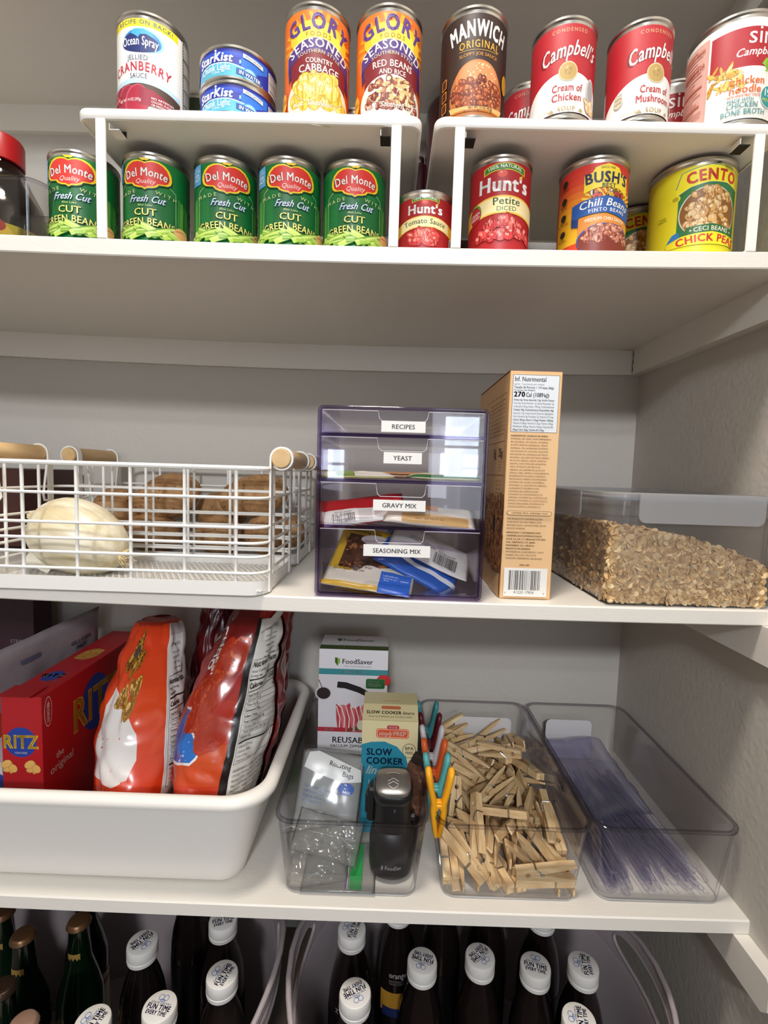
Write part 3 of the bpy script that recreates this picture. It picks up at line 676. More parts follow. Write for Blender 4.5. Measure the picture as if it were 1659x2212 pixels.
def p_chick(big=True):
    def f(d, L, h, lo, hi):
        d.rect(-70, lo, -30, hi, 'ece02c'); d.rect(-30, lo, 38, 92, '2f7a3e')
        d.poly([(-33, 82), (-28, 100), (0, 106), (30, 103), (38, 98), (38, 78), (20, 84), (0, 84), (-18, 80), (-33, 72)], 'f5e62c'); d.line([(-33, 82), (-28, 100), (0, 106), (30, 103), (38, 98)], .8, '2a6f9c'); d.line([(-33, 72), (-18, 80), (0, 84), (20, 84), (38, 78)], .8, '2a6f9c')
        d.ell(-33, 70, 5, 4.5, 'f5e62c'); d.ell(-33, 70, 3.4, 3, 'b9a91e'); d.text('CENTO', 5, 87, 13.5, 'd23c26', 2, fit=54, arc=110, outline='26262c')
        d.ell(3, 47, 32, 33, 'ded3c6', 44); d.ell(3, 47, 30.6, 31.6, '8a5a26', 44)
        d.blobs(72, (-28, 16, 33, 78, lambda u, v: ((u-3)/29)**2+((v-47)/30)**2 < 1), 5, 4.3, ['dda860', 'e6b876', 'd39c52', 'e9c48a', '9a682e'], 5, 'f2dcb4')
        d.poly([(-24, 20), (-20, 30), (6, 33), (30, 29), (34, 19), (6, 23)], '2a6b34'); d.text('CECI BEANS', 6, 24.6, 5.4, 'ece9da', 1, fit=38, arc=120); d.ell(-16, 25.5, 1, 1, 'ece9da'); d.ell(29, 24.5, 1, 1, 'ece9da')
        d.poly([(-40, lo), (-40, 14), (-24, 20), (6, 23), (34, 19), (42, 14), (42, lo)], 'f2e228'); d.text('CHICK PEAS', 4, 11, 9, 'd0352a', 2, fit=66, arc=150)
        d.poly([(-40, 14), (-26, 19.5), (-28, 27), (-34, 24)], '2f7fc0')
        d.text('Serving', -46, 50, 2, '6a6428', 1, fit=8); d.text('Suggestion', -46, 46.5, 2, '6a6428', 1, fit=11)
    return f
def p_dark(d, L, h, lo, hi):
    d.text('SAUCE', 10, 60, 12, '8a2a2a', 1)
gb = 'cut green bean cans in a row'
for i, (x, y, r, ro, salt, lab) in enumerate(((-.3758, .0722, .0379, 6, True, 'green bean can at the left end of the row, half behind the riser leg'), (-.2889, .0718, .0374, 5, True, 'green bean can second in the row, just inside the riser leg'), (-.2063, .0738, .0367, 19, True, 'green bean can in the middle of the row of five'), (-.1293, .0719, .0371, 13, True, 'green bean can fourth in the row, beside the can nearest the tomato sauce'), (-.0520, .0756, .0379, 5, False, 'green bean can at the right end of the row, next to the tomato sauce'))):
    can('vegetable_can', lab, x, y, s1(x), r, .111, ro, p_green(salt), '0f7434', gb)
can('sauce_can', 'short red tomato sauce can standing between the two risers', .0326, .0691, s1(.03), .0344, .078, -2, p_hunts('sauce'), 'a3161f', vm=(14, .82))
can('tomato_can', 'red can of petite diced tomatoes under the riser', .1190, .0596, s1(.12), .0354, .111, -3, p_hunts('petite'), 'ab1a22')
can('bean_can', 'yellow and orange can of chili pinto beans with blue banner', .2276, .0617, s1(.228), .0383, .111, 2, p_chili, 'd9472c')
can('chickpea_can', 'large yellow chick pea can standing at the front of the shelf', .3507, .0767, s1(.35), .0458, .115, -7, p_chick(), 'eadf2a')
can('chickpea_can', 'yellow chick pea can mostly hidden behind the large one', .330, .178, s1(.33), .0458, .115, -8, p_chick(), 'd8cc26')
can('cranberry_can', 'white jellied cranberry sauce can with yellow top band', -.2841, .0543, RZ, .0375, .111, 3, p_cranberry, 'e9e8e4', vm=(9, .955))
can('tuna_can', 'blue flat tuna can, the lower one of the stack of two', -.1834, .0467, RZ, .0419, .0348, 2, p_tuna, '1c2a92', 'stacked tuna cans', lab=(.0035, .0036), vm=(0, .88))
can('tuna_can', 'blue flat tuna can, on top of the stack of two', -.1836, .0467, RZ+.0350, .0419, .0348, 2, p_tuna, '1c2a92', 'stacked tuna cans', lab=(.0035, .0036), vm=(0, .88))
can('cabbage_can', 'orange can of seasoned country cabbage with yellow picture', -.0939, .0385, RZ, .0362, .111, 12, p_glory('cabbage'), 'dd5c1c')
can('red_bean_can', 'orange can of red beans and rice', -.0145, .0385, RZ, .0364, .111, 8, p_glory('beans'), 'dd5c1c')
can('sloppy_joe_can', 'dark brown sloppy joe sauce can with burger picture', .0786, .0385, RZ, .0365, .111, 1.5, p_sloppy, '2f1a15')
can('soup_can', 'red and white cream of chicken soup can', .1760, .0338, RZ, .0340, .101, -7, p_soup('Cream of', 'Chicken', True), 'b3202b')
can('soup_can', 'red and white cream of mushroom soup can', .2578, .0323, RZ, .0330, .101, 8, p_soup('Cream of', 'Mushroom', False), 'b3202b')
can('soup_can', 'large white and red chicken noodle soup can at the right end of the riser', .3662, .0455, RZ, .0437, .113, -12, p_simply, 'e9e6e1')
# second row behind, peeking between the front cans
can('soup_can', 'dark red soup can peeking out behind the cream of chicken can', .162, .118, RZ, .0335, .101, -14, p_soup('Cream of', 'Celery', True), '8c1a22')
can('soup_can', 'dark red soup can peeking out behind the chicken noodle can', .345, .135, RZ, .0437, .113, -26, p_simply, '8c1a22')
can('vegetable_can', 'dark green can in the second row between cranberry sauce and tuna', -.262, .150, RZ, .0375, .100, -20, lambda d, L, h, lo, hi: (d.rect(-60, lo, 60, hi, '27361c'), d.blobs(20, (-40, 20, 40, 70), 9, 7, ['3e5a26', '2f4a20', '4d6a30', '1c2a12'], 3), d.rect(-60, lo, 60, 22, '8e2a1c')), '27361c')
can('fruit_can', 'blue can in the second row between tuna and cabbage', -.150, .150, RZ, .0375, .060, 0, lambda d, L, h, lo, hi: (d.rect(-60, lo, 60, hi, '1d5aa8'), d.rect(-60, lo, 60, 30, '6a4438')), '1d5aa8')
can('fruit_can', 'dark can in the second row behind the cabbage can', -.058, .135, RZ, .0375, .075, 0, lambda d, L, h, lo, hi: d.rect(-60, lo, 60, hi, '3a1a16'), '3a1a16')
from mathutils import noise as _nz
def NZ(x, y, z=0.): return _nz.noise(Vector((x, y, z)))
# ============================================================ tall dark bottles behind the risers
def dark_bottle(label, x, y, r, h, col):
    t = thing('syrup_bottle', label, 'bottle', (x, y, s1(x)))
    b = MB(); b.lathe([(0, .002), (r*.9, .0), (r, .006), (r, h*.93), (r*.97, h*.955), (r*.85, h*.975), (r*.55, h*.99), (r*.4, h)], M(col, .2, coat=.3), 40); b.build('bottle_body', t)
    b = MB(); b.lathe([(r*.38, h-.002), (r*.42, h), (r*.42, h+.008), (r*.36, h+.010), (0, h+.010)], M('231012', .4), 28); b.build('cap', t)
    m = MB(); d = Decal(m, cyl(r+.0002)); d.rect(-60, h*300, 60, h*620, '4a1218'); d.text('SUGAR', -18, h*480, 12, 'a98a84', 1, rot=PI/2); m.build('label', t)
dark_bottle('tall dark maroon bottle behind the riser, showing in the gap between the two risers', .0875, .306, .045, .362, '4a141a')
dark_bottle('shorter dark maroon bottle behind the gap between the two risers', .0345, .325, .019, .275, '2c0c12')

# soy sauce bottle, bag and clear bin at the left end of the can shelf
t = thing('soy_sauce_bottle', 'dark sauce bottle with a red screw cap', 'bottle', (-.520, .124, s1(-.5)))
b = MB(); b.lathe([(0, .002), (.046, 0), (.050, .005), (.050, .070), (.046, .088), (.033, .108), (.0262, .120), (.0250, .126)], M('120a07', .12, coat=.4), 44); b.build('sauce_fill', t)
b = MB(); b.lathe([(.0518, .0), (.0522, .07), (.048, .09), (.0355, .114), (.029, .13), (.0262, .135), (.0262, .146), (.025, .148)], clear_plastic('bottle_wall', (.9, .88, .86), (.35, .3, .28), 2), 44); b.build('bottle_wall', t)
b = MB(); n = 60; prof = [(.0265, .138), (.0280, .139), (.0282, .166), (.027, .1695), (.024, .1705), (0, .1705)]
R = [[((r+(.0004 if (i % 2 and 0 < j < 3) else 0))*math.cos(2*PI*i/n), (r+(.0004 if (i % 2 and 0 < j < 3) else 0))*math.sin(2*PI*i/n), z) for i in range(n)] for j, (r, z) in enumerate(prof)]
b.rings(R, M('b3161b', .35), True); b.build('cap', t)
m = MB(); d = Decal(m, cyl(.0527)); d.rect(-5, 10, 75, 50, 'b3a42c'); d.ell(28, 30, 22, 20, 'd8b93a'); d.ell(28, 46, 12, 8, '9c2a22'); d.text('K', 28, 20, 16, '26201a', 2); m.build('label', t)

CLR = clear_plastic('clear_bin_plastic', (.990, .990, .992), (.66, .63, .68), 5.)
RIMC = clear_plastic('clear_bin_lip', (.80, .79, .81), (.16, .13, .18), 2.2); BASE_GLINT = clear_plastic('bin_base_glint', (.9, .9, .9), (.8, .8, .8), 2, haze=.5)  # last one: whitish haze that paints the bright base edge of the bins
def tray(name, label, cat, x0, x1, y0, y1, z0, z1, flare, wall, mat, rc=.018, lip=.002, loc=(0, 0, 0), inner=True, seg=8, rim_part=None, rot=0.):
    """rounded rectangular open bin with slanted thin walls"""
    t = thing(name, label, cat, loc, rot)
    def ring(ins, z, rr):
        p = []; X0, X1, Y0, Y1 = x0+ins, x1-ins, y0+ins, y1-ins; r = max(rr, .001)
        for cx, cy, a in ((X1-r, Y0+r, -90), (X1-r, Y1-r, 0), (X0+r, Y1-r, 90), (X0+r, Y0+r, 180)):
            for i in range(seg): q = math.radians(a+i*90/(seg-1)); p.append((cx+r*math.cos(q), cy+r*math.sin(q), z))
        return p
    b = MB(); H = z1-z0; rb = .006
    R = [ring(flare+rb+.006, z0, rc-.004), ring(flare+.0015, z0, rc), ring(flare, z0+.0015, rc)]
    for k in range(1, 5): R.append(ring(flare*(1-k/5), z0+H*k/5, rc+.001*k))
    R += [ring(0, z1-.004, rc+.005)]; LIPR = [R[-1], ring(-lip, z1-.003, rc+.006), ring(-lip, z1-.0006, rc+.006), ring(-lip+.0006, z1, rc+.006), ring(wall-.0003, z1, rc+.003), ring(wall, z1-.003, rc+.003)]
    R1 = R; R = [LIPR[-1]]
    for k in range(4, 0, -1): R.append(ring(flare*(1-k/5)+wall, z0+H*k/5, rc))
    R += [ring(flare+wall, z0+wall+.003, rc-.002), ring(flare+wall+.003, z0+wall, rc-.004)]
    b.rings(R1, mat, True, True, False); b.rings(R, mat, True, False, True); b.rings(LIPR, RIMC, True)
    b.tube(ring(flare+.0004, z0+.0012, rc), .0009, BASE_GLINT, 6, True)  # added pale ring, imitates the refracted highlight along the bottom edge
    o = b.build('bin_shell', t, ang=.5); fix_normals(o); return t
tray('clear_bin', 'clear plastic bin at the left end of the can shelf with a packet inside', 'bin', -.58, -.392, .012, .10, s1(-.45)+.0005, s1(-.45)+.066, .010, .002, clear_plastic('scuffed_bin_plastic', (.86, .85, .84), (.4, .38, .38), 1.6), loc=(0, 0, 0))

# ============================================================ soft packets
def sheet(w, h, t, seed=1, cr=.0012, pw=4., taper=0., curl=0.):
    def S(u, v, side=1, off=0.):
        a = max(-1, min(1, u/(w/2))); c = max(-1, min(1, v/(h/2)))
        k = max(0, (1-abs(a)**pw)*(1-abs(c)**pw))**.5
        n = NZ(u*38+seed*7.1, v*38, seed)*cr+NZ(u*90+seed, v*90, seed+4.)*cr*.45+NZ(u*14+seed*3, v*14, seed)*cr*1.6
        y = -side*(t/2*k+off)+n*(.3+.7*k)+curl*(v/h+.5)**2
        return (u*(1-taper*(v/h+.5)), y, v)
    return S
def packet(name, label, cat, loc, rot, w, h, t, bg, paint=None, seed=1, cr=.0012, back=None, group=None, mat=None, rough=.3, taper=0., curl=0., nu=22, nv=22, pw=4., part='pouch'):
    root = thing(name, label, cat, loc, rot, group); S = sheet(w, h, t, seed, cr, pw, taper, curl)
    m = MB(); mt = mat or M(bg, rough, coat=.15)
    for side in (1, -1):
        vs = [S(-w/2+w*i/nu, -h/2+h*j/nv, side) for j in range(nv+1) for i in range(nu+1)]
        fs = [(j*(nu+1)+i, j*(nu+1)+i+1, (j+1)*(nu+1)+i+1, (j+1)*(nu+1)+i) for j in range(nv) for i in range(nu)]
        if side < 0: fs = [f[::-1] for f in fs]
        m.add(vs, fs, mt if side > 0 or not back else M(back, rough))
    if paint:
        d = Decal(m, lambda u, v, hh: S(u*.001, v*.001, 1, .0010+hh*.0018), step=w*1000/nu, vstep=h*1000/nv, rough=rough, h0=.02, dh=.03); paint(d, w*500, h*500)
    m.build(part, root, ang=3.2, merge=True); return root

# ============================================================ wire baskets
WIRE = M('efede9', .35, name='white_coated_wire')
def floor_mesh_mat(): return WIRE
WOODH = None
def wood(name, c1, c2, scale=(3, 40, 40), rough=.5, ws=6.):
    m = bpy.data.materials.new(name); m.use_nodes = True; nt = m.node_tree; b = nt.nodes['Principled BSDF']; b.inputs['Roughness'].default_value = rough
    tc = nt.nodes.new('ShaderNodeTexCoord'); mp = nt.nodes.new('ShaderNodeMapping'); mp.inputs['Scale'].default_value = scale
    n = nt.nodes.new('ShaderNodeTexNoise'); n.inputs['Scale'].default_value = ws; n.inputs['Detail'].default_value = 5
    oi = nt.nodes.new('ShaderNodeObjectInfo'); ad = nt.nodes.new('ShaderNodeVectorMath'); ad.operation = 'ADD'
    nt.links.new(tc.outputs['Object'], mp.inputs[0]); nt.links.new(mp.outputs[0], ad.inputs[0]); nt.links.new(oi.outputs['Random'], ad.inputs[1]); nt.links.new(ad.outputs[0], n.inputs['Vector'])
    r = nt.nodes.new('ShaderNodeValToRGB'); r.color_ramp.elements[0].position = .35; r.color_ramp.elements[1].position = .65
    r.color_ramp.elements[0].color = (*hexc(c1), 1); r.color_ramp.elements[1].color = (*hexc(c2), 1)
    nt.links.new(n.outputs['Fac'], r.inputs['Fac'])
    hs = nt.nodes.new('ShaderNodeHueSaturation'); mr = nt.nodes.new('ShaderNodeMapRange'); mr.inputs[3].default_value = .82; mr.inputs[4].default_value = 1.08
    nt.links.new(oi.outputs['Random'], mr.inputs[0]); nt.links.new(mr.outputs[0], hs.inputs['Value']); nt.links.new(r.outputs['Color'], hs.inputs['Color']); nt.links.new(hs.outputs['Color'], b.inputs['Base Color'])
    return m
DOWEL = wood('maple_dowel', 'd9b07a', 'e8c795', (20, 4, 20), .42, 3)
def basket(label, y0, y1):
    X0, X1 = -.463, -.1345; zb = s2(-.25)+.0008; t = thing('wire_basket', label, 'basket', ((X0+X1)/2, (y0+y1)/2, zb), group='white wire baskets')
    hx, hy = (X1-X0)/2, (y1-y0)/2; rc = .020
    def loop(z, ins=0., n=7):
        p = []; r = rc-ins
        for cx, cy, a in ((hx-rc, -hy+rc, -90), (hx-rc, hy-rc, 0), (-hx+rc, hy-rc, 90), (-hx+rc, -hy+rc, 180)):
            for i in range(n): q = math.radians(a+i*90/(n-1)); p.append((cx+r*math.cos(q), cy+r*math.sin(q), z))
        return p
    b = MB(); b.rings([loop(0), loop(.0155), loop(.0155, .0012), loop(.0012, .0012)], WIRE, True); o = b.build('base_band', t, ang=.5)
    b = MB(); b.tube(loop(.1405, .001, 9), .0027, WIRE, 8, True); b.build('top_rail', t)
    for z in (.0245, .0425, .0580, .0755, .1080):
        b = MB(); b.tube(loop(z, .0004, 9), .00175, WIRE, 8, True); b.build('side_wire', t)
    for x in [X for X in (-.403, -.343, -.2833, -.2237, -.1668)]:
        for s in (-1, 1):
            b = MB(); b.tube([(x-(X0+X1)/2, s*(hy-.0026), .012), (x-(X0+X1)/2, s*(hy-.0026), .1405)], .0019, WIRE, 8); b.build('upright_wire', t)
    for sx in (-1, 1):
        for yy in (-hy*.36, hy*.36):
            b = MB(); b.tube([(sx*(hx-.0026), yy, .012), (sx*(hx-.0026), yy, .1405)], .0019, WIRE, 8); b.build('upright_wire', t)
    # expanded metal floor
    b = MB(); zf = .0045; pit = .0075; w = .0011; Lx, Ly = hx-.002, hy-.002; r2 = .02
    for s in (-1, 1):
        c = -Lx-Ly*1.9
        while c < Lx+Ly*1.9:
            ya, yb_ = -Ly, Ly; sl = .55
            def X(yy): return c+s*sl*yy
            # clip in x
            P = []
            for yy in (ya, yb_): P.append([X(yy), yy])
            lo, hi = (P[0], P[1]) if P[0][0] < P[1][0] else (P[1], P[0])
            if hi[0] > -Lx and lo[0] < Lx:
                if lo[0] < -Lx: lo = [-Lx, (-Lx-c)/(s*sl)]
                if hi[0] > Lx: hi = [Lx, (Lx-c)/(s*sl)]
                (xa, ya), (xb, yb2) = lo, hi; L = math.hypot(xb-xa, yb2-ya)
                if L > .004:
                    nx, ny = -(yb2-ya)/L*w, (xb-xa)/L*w; zz = zf+(.0003 if s > 0 else 0)
                    vs = [(xa+nx, ya+ny, zz), (xa-nx, ya-ny, zz), (xb-nx, yb2-ny, zz), (xb+nx, yb2+ny, zz)]
                    vs += [(x, y, z-.0009) for x, y, z in vs]
                    b.add(vs, [(0, 1, 2, 3), (7, 6, 5, 4), (0, 4, 5, 1), (2, 6, 7, 3)], WIRE)
            c += pit
    b.build('mesh_floor', t, smooth=False)
    # handle brackets and wooden dowels
    zc = .1525; rr = .0116; off = .0124
    for sx in (-1, 1):
        for yy in (-hy+.0245, hy-.0245):
            b = MB(); xp = sx*(hx+.0006); wdt = .0048
            P = [(xp, 0.0), (xp, zc)]
            for i in range(1, 15): a = PI-i*math.radians(300)/14; P.append((xp+sx*(off+rr*0+off*math.cos(a)*1.0), zc+off*math.sin(a)))
            R = []
            for i, (x, z) in enumerate(P):
                x1, z1 = P[min(i+1, len(P)-1)]; xq, zq = P[max(i-1, 0)]; dx, dz = x1-xq, z1-zq; L = math.hypot(dx, dz) or 1; nx, nz = -dz/L*.0011, dx/L*.0011
                R.append([(x+nx, yy-wdt, z+nz), (x-nx, yy-wdt, z-nz), (x-nx, yy+wdt, z-nz), (x+nx, yy+wdt, z+nz)])
            b.rings(R, WIRE, True, True, True)
            q = -.5 if yy < 0 else .5
            b.tube([(xp-sx*.001, yy, .142), (xp-sx*.004, yy+.012*(1 if yy < 0 else -1), .138), (xp-sx*.004, yy+.020*(1 if yy < 0 else -1), .098), (xp-sx*.002, yy+.015*(1 if yy < 0 else -1), .090), (xp-sx*.001, yy+.002, .088)], .0016, WIRE, 8)
            b.build('handle_bracket', t, ang=.5)
        b = MB(); cx = sx*(hx+.0006+off); b.lathe([(0, -hy+.0165), (.0098, -hy+.0165), (.0108, -hy+.0175), (.0108, hy-.0175), (.0098, hy-.0165), (0, hy-.0165)], DOWEL, 32, xf=Matrix.Translation((cx, 0, zc)) @ Matrix.Rotation(-PI/2, 4, 'X'))
        b.build('handle_dowel', t, ang=.5)
    return t
basket('white wire basket with wooden handles at the shelf edge, holding the white onion', -.0105, .150)
basket('white wire basket with wooden handles near the back wall, holding potatoes', .166, .322)

# onion
def onion():
    t = thing('onion', 'large white onion lying on its side in the front basket', 'onion', (-.3835, .062, 1.3070), (math.radians(8), math.radians(20), math.radians(-6)))
    m = bpy.data.materials.new('onion_skin'); m.use_nodes = True; nt = m.node_tree; bs = nt.nodes['Principled BSDF']; bs.inputs['Roughness'].default_value = .32
    tc = nt.nodes.new('ShaderNodeTexCoord'); mp = nt.nodes.new('ShaderNodeMapping'); mp.inputs['Scale'].default_value = (7, 45, 45)
    n = nt.nodes.new('ShaderNodeTexNoise'); n.inputs['Scale'].default_value = 1.6; n.inputs['Detail'].default_value = 4; nt.links.new(tc.outputs['Object'], mp.inputs[0]); nt.links.new(mp.outputs[0], n.inputs['Vector'])
    r = nt.nodes.new('ShaderNodeValToRGB'); r.color_ramp.elements[0].position = .32; r.color_ramp.elements[1].position = .62
    r.color_ramp.elements[0].color = (*hexc('cdbc92'), 1); r.color_ramp.elements[1].color = (*hexc('ede5cf'), 1); nt.links.new(n.outputs['Fac'], r.inputs['Fac']); nt.links.new(r.outputs['Color'], bs.inputs['Base Color'])
    bp = nt.nodes.new('ShaderNodeBump'); bp.inputs['Strength'].default_value = .12; bp.inputs['Distance'].default_value = .002; nt.links.new(n.outputs['Fac'], bp.inputs['Height']); nt.links.new(bp.outputs['Normal'], bs.inputs['Normal'])
    b = MB(); nu = 48; prof = []
    for i in range(33):
        s = i/32; a = PI*s; x = -.060*math.cos(a); q = math.sin(a)**.86*.0455
        if s < .07: q = max(q, .006)
        prof.append((q*(1-.10*(x/.06)), x))
    R = []
    for j, (q, x) in enumerate(prof):
        R.append([(x, q*math.cos(2*PI*i/nu)*(1+.02*NZ(i*.6, j*.2)), q*math.sin(2*PI*i/nu)*(1+.02*NZ(i*.6, j*.2, 3))) for i in range(nu)])
    b.rings(R, m, True, True, True); b.build('bulb', t, ang=3)
    SK = M('d9c79c', .5); rg = random.Random(3)
    b = MB()
    for i in range(46):
        a = rg.uniform(0, 2*PI); L = rg.uniform(.006, .015); p0 = (.057, .006*math.cos(a), .006*math.sin(a)); p1 = (.059+L*.5, .012*math.cos(a+.3)*rg.uniform(.3, 1), .012*math.sin(a+.3)*rg.uniform(.3, 1)); p2 = (.059+L, .016*math.cos(a)*rg.uniform(.2, 1.), .016*math.sin(a)*rg.uniform(.2, 1))
        b.tube([p0, p1, p2], [.0009, .0007, .0002], SK, 5)
    b.build('root_tuft', t)
    b = MB(); pts = []; n1 = 8
    R = []
    for j in range(9):
        x = -.050-.022*j/8; q = .022-.016*j/8
        R.append([(x+.004*NZ(i*1.3, j), q*math.cos(.9*PI*i/14+.2), q*math.sin(.9*PI*i/14+.2)+.004*NZ(i, j*.8, 2)) for i in range(15)])
    b.rings(R, M('e3d6b2', .45), False); b.build('neck', t)
    b = MB(); R = []
    for j in range(7):
        R.append([(-.052+.006*i+.003*NZ(i, j), -.012-.010*j/6+.004*NZ(i, j, 5), -.034-.016*j/6) for i in range(7)])
    b.rings(R, M('eee8d6', .4), False); b.build('loose_skin', t)
onion()
# potatoes
def potato_mat():
    m = bpy.data.materials.new('russet_skin'); m.use_nodes = True; nt = m.node_tree; bs = nt.nodes['Principled BSDF']; bs.inputs['Roughness'].default_value = .75
    tc = nt.nodes.new('ShaderNodeTexCoord'); n = nt.nodes.new('ShaderNodeTexNoise'); n.inputs['Scale'].default_value = 60; n.inputs['Detail'].default_value = 7; n.inputs['Roughness'].default_value = .65
    nt.links.new(tc.outputs['Object'], n.inputs['Vector']); r = nt.nodes.new('ShaderNodeValToRGB'); e = r.color_ramp.elements; e[0].position = .25; e[1].position = .68
    e[0].color = (*hexc('8a5c36'), 1); e[1].color = (*hexc('cda06e'), 1); nt.links.new(n.outputs['Fac'], r.inputs['Fac'])
    v = nt.nodes.new('ShaderNodeTexVoronoi'); v.inputs['Scale'].default_value = 90; nt.links.new(tc.outputs['Object'], v.inputs['Vector'])
    lt = nt.nodes.new('ShaderNodeMath'); lt.operation = 'LESS_THAN'; lt.inputs[1].default_value = .13; nt.links.new(v.outputs['Distance'], lt.inputs[0])
    mx = nt.nodes.new('ShaderNodeMix'); mx.data_type = 'RGBA'; mx.inputs[7].default_value = (*hexc('6a4226'), 1); nt.links.new(lt.outputs[0], mx.inputs[0]); nt.links.new(r.outputs['Color'], mx.inputs[6]); nt.links.new(mx.outputs[2], bs.inputs['Base Color'])
    bp = nt.nodes.new('ShaderNodeBump'); bp.inputs['Strength'].default_value = .4; bp.inputs['Distance'].default_value = .0015; nt.links.new(n.outputs['Fac'], bp.inputs['Height']); nt.links.new(bp.outputs['Normal'], bs.inputs['Normal']); return m
PM = potato_mat()
for i, (x, y, z, a, bb, c, rz, ry, lab) in enumerate((
    (-.375, .236, 1.2930, .044, .034, .0310, .3, .1, 'brown potato in the lower layer, just behind the onion'),
    (-.270, .236, 1.2930, .038, .033, .0310, -.1, -.1, 'brown potato in the lower layer at the middle of the back basket'),
    (-.198, .238, 1.2950, .030, .032, .0330, .9, .0, 'round brown potato in the lower layer, below the upper right one'),
    (-.168, .288, 1.2950, .026, .028, .0320, .2, .0, 'brown potato at the back basket corner beside the drawer unit'),
    (-.285, .292, 1.3250, .042, .026, .0340, .2, .0, 'brown potato between the two upper potatoes, further back'),
    (-.437, .240, 1.3200, .038, .036, .0420, .2, .1, 'brown potato seen just above the onion'),
    (-.356, .244, 1.3510, .056, .036, .0330, .1, -.26, 'largest brown potato on top, slanting in the middle of the pile'),
    (-.214, .240, 1.3560, .056, .036, .0310, -.05, -.22, 'long brown potato on top next to the basket handle'))):
    t = thing('potato', lab, 'potato', (x, y, z), (.1*i, ry, rz), 'russet potatoes')
    b = MB(); sd = i*3.7
    b.ball((0, 0, 0), (a, bb, c), PM, 32, 20, fn=lambda d: 1+.09*NZ(d.x*1.3+sd, d.y*1.3, d.z*1.3)+.03*NZ(d.x*4+sd, d.y*4, d.z*4)); b.build('tuber', t, ang=3)
# dark box at the very left of this shelf
b = MB(); b.box((-.86, .20, s2(-.75)), (-.558, .335, 1.388), M('3f150e', .5, var=.2), bev=.001); tag(b.build('storage_box', ang=.3), 'dark brown carton behind the wire baskets at the left edge', 'box')

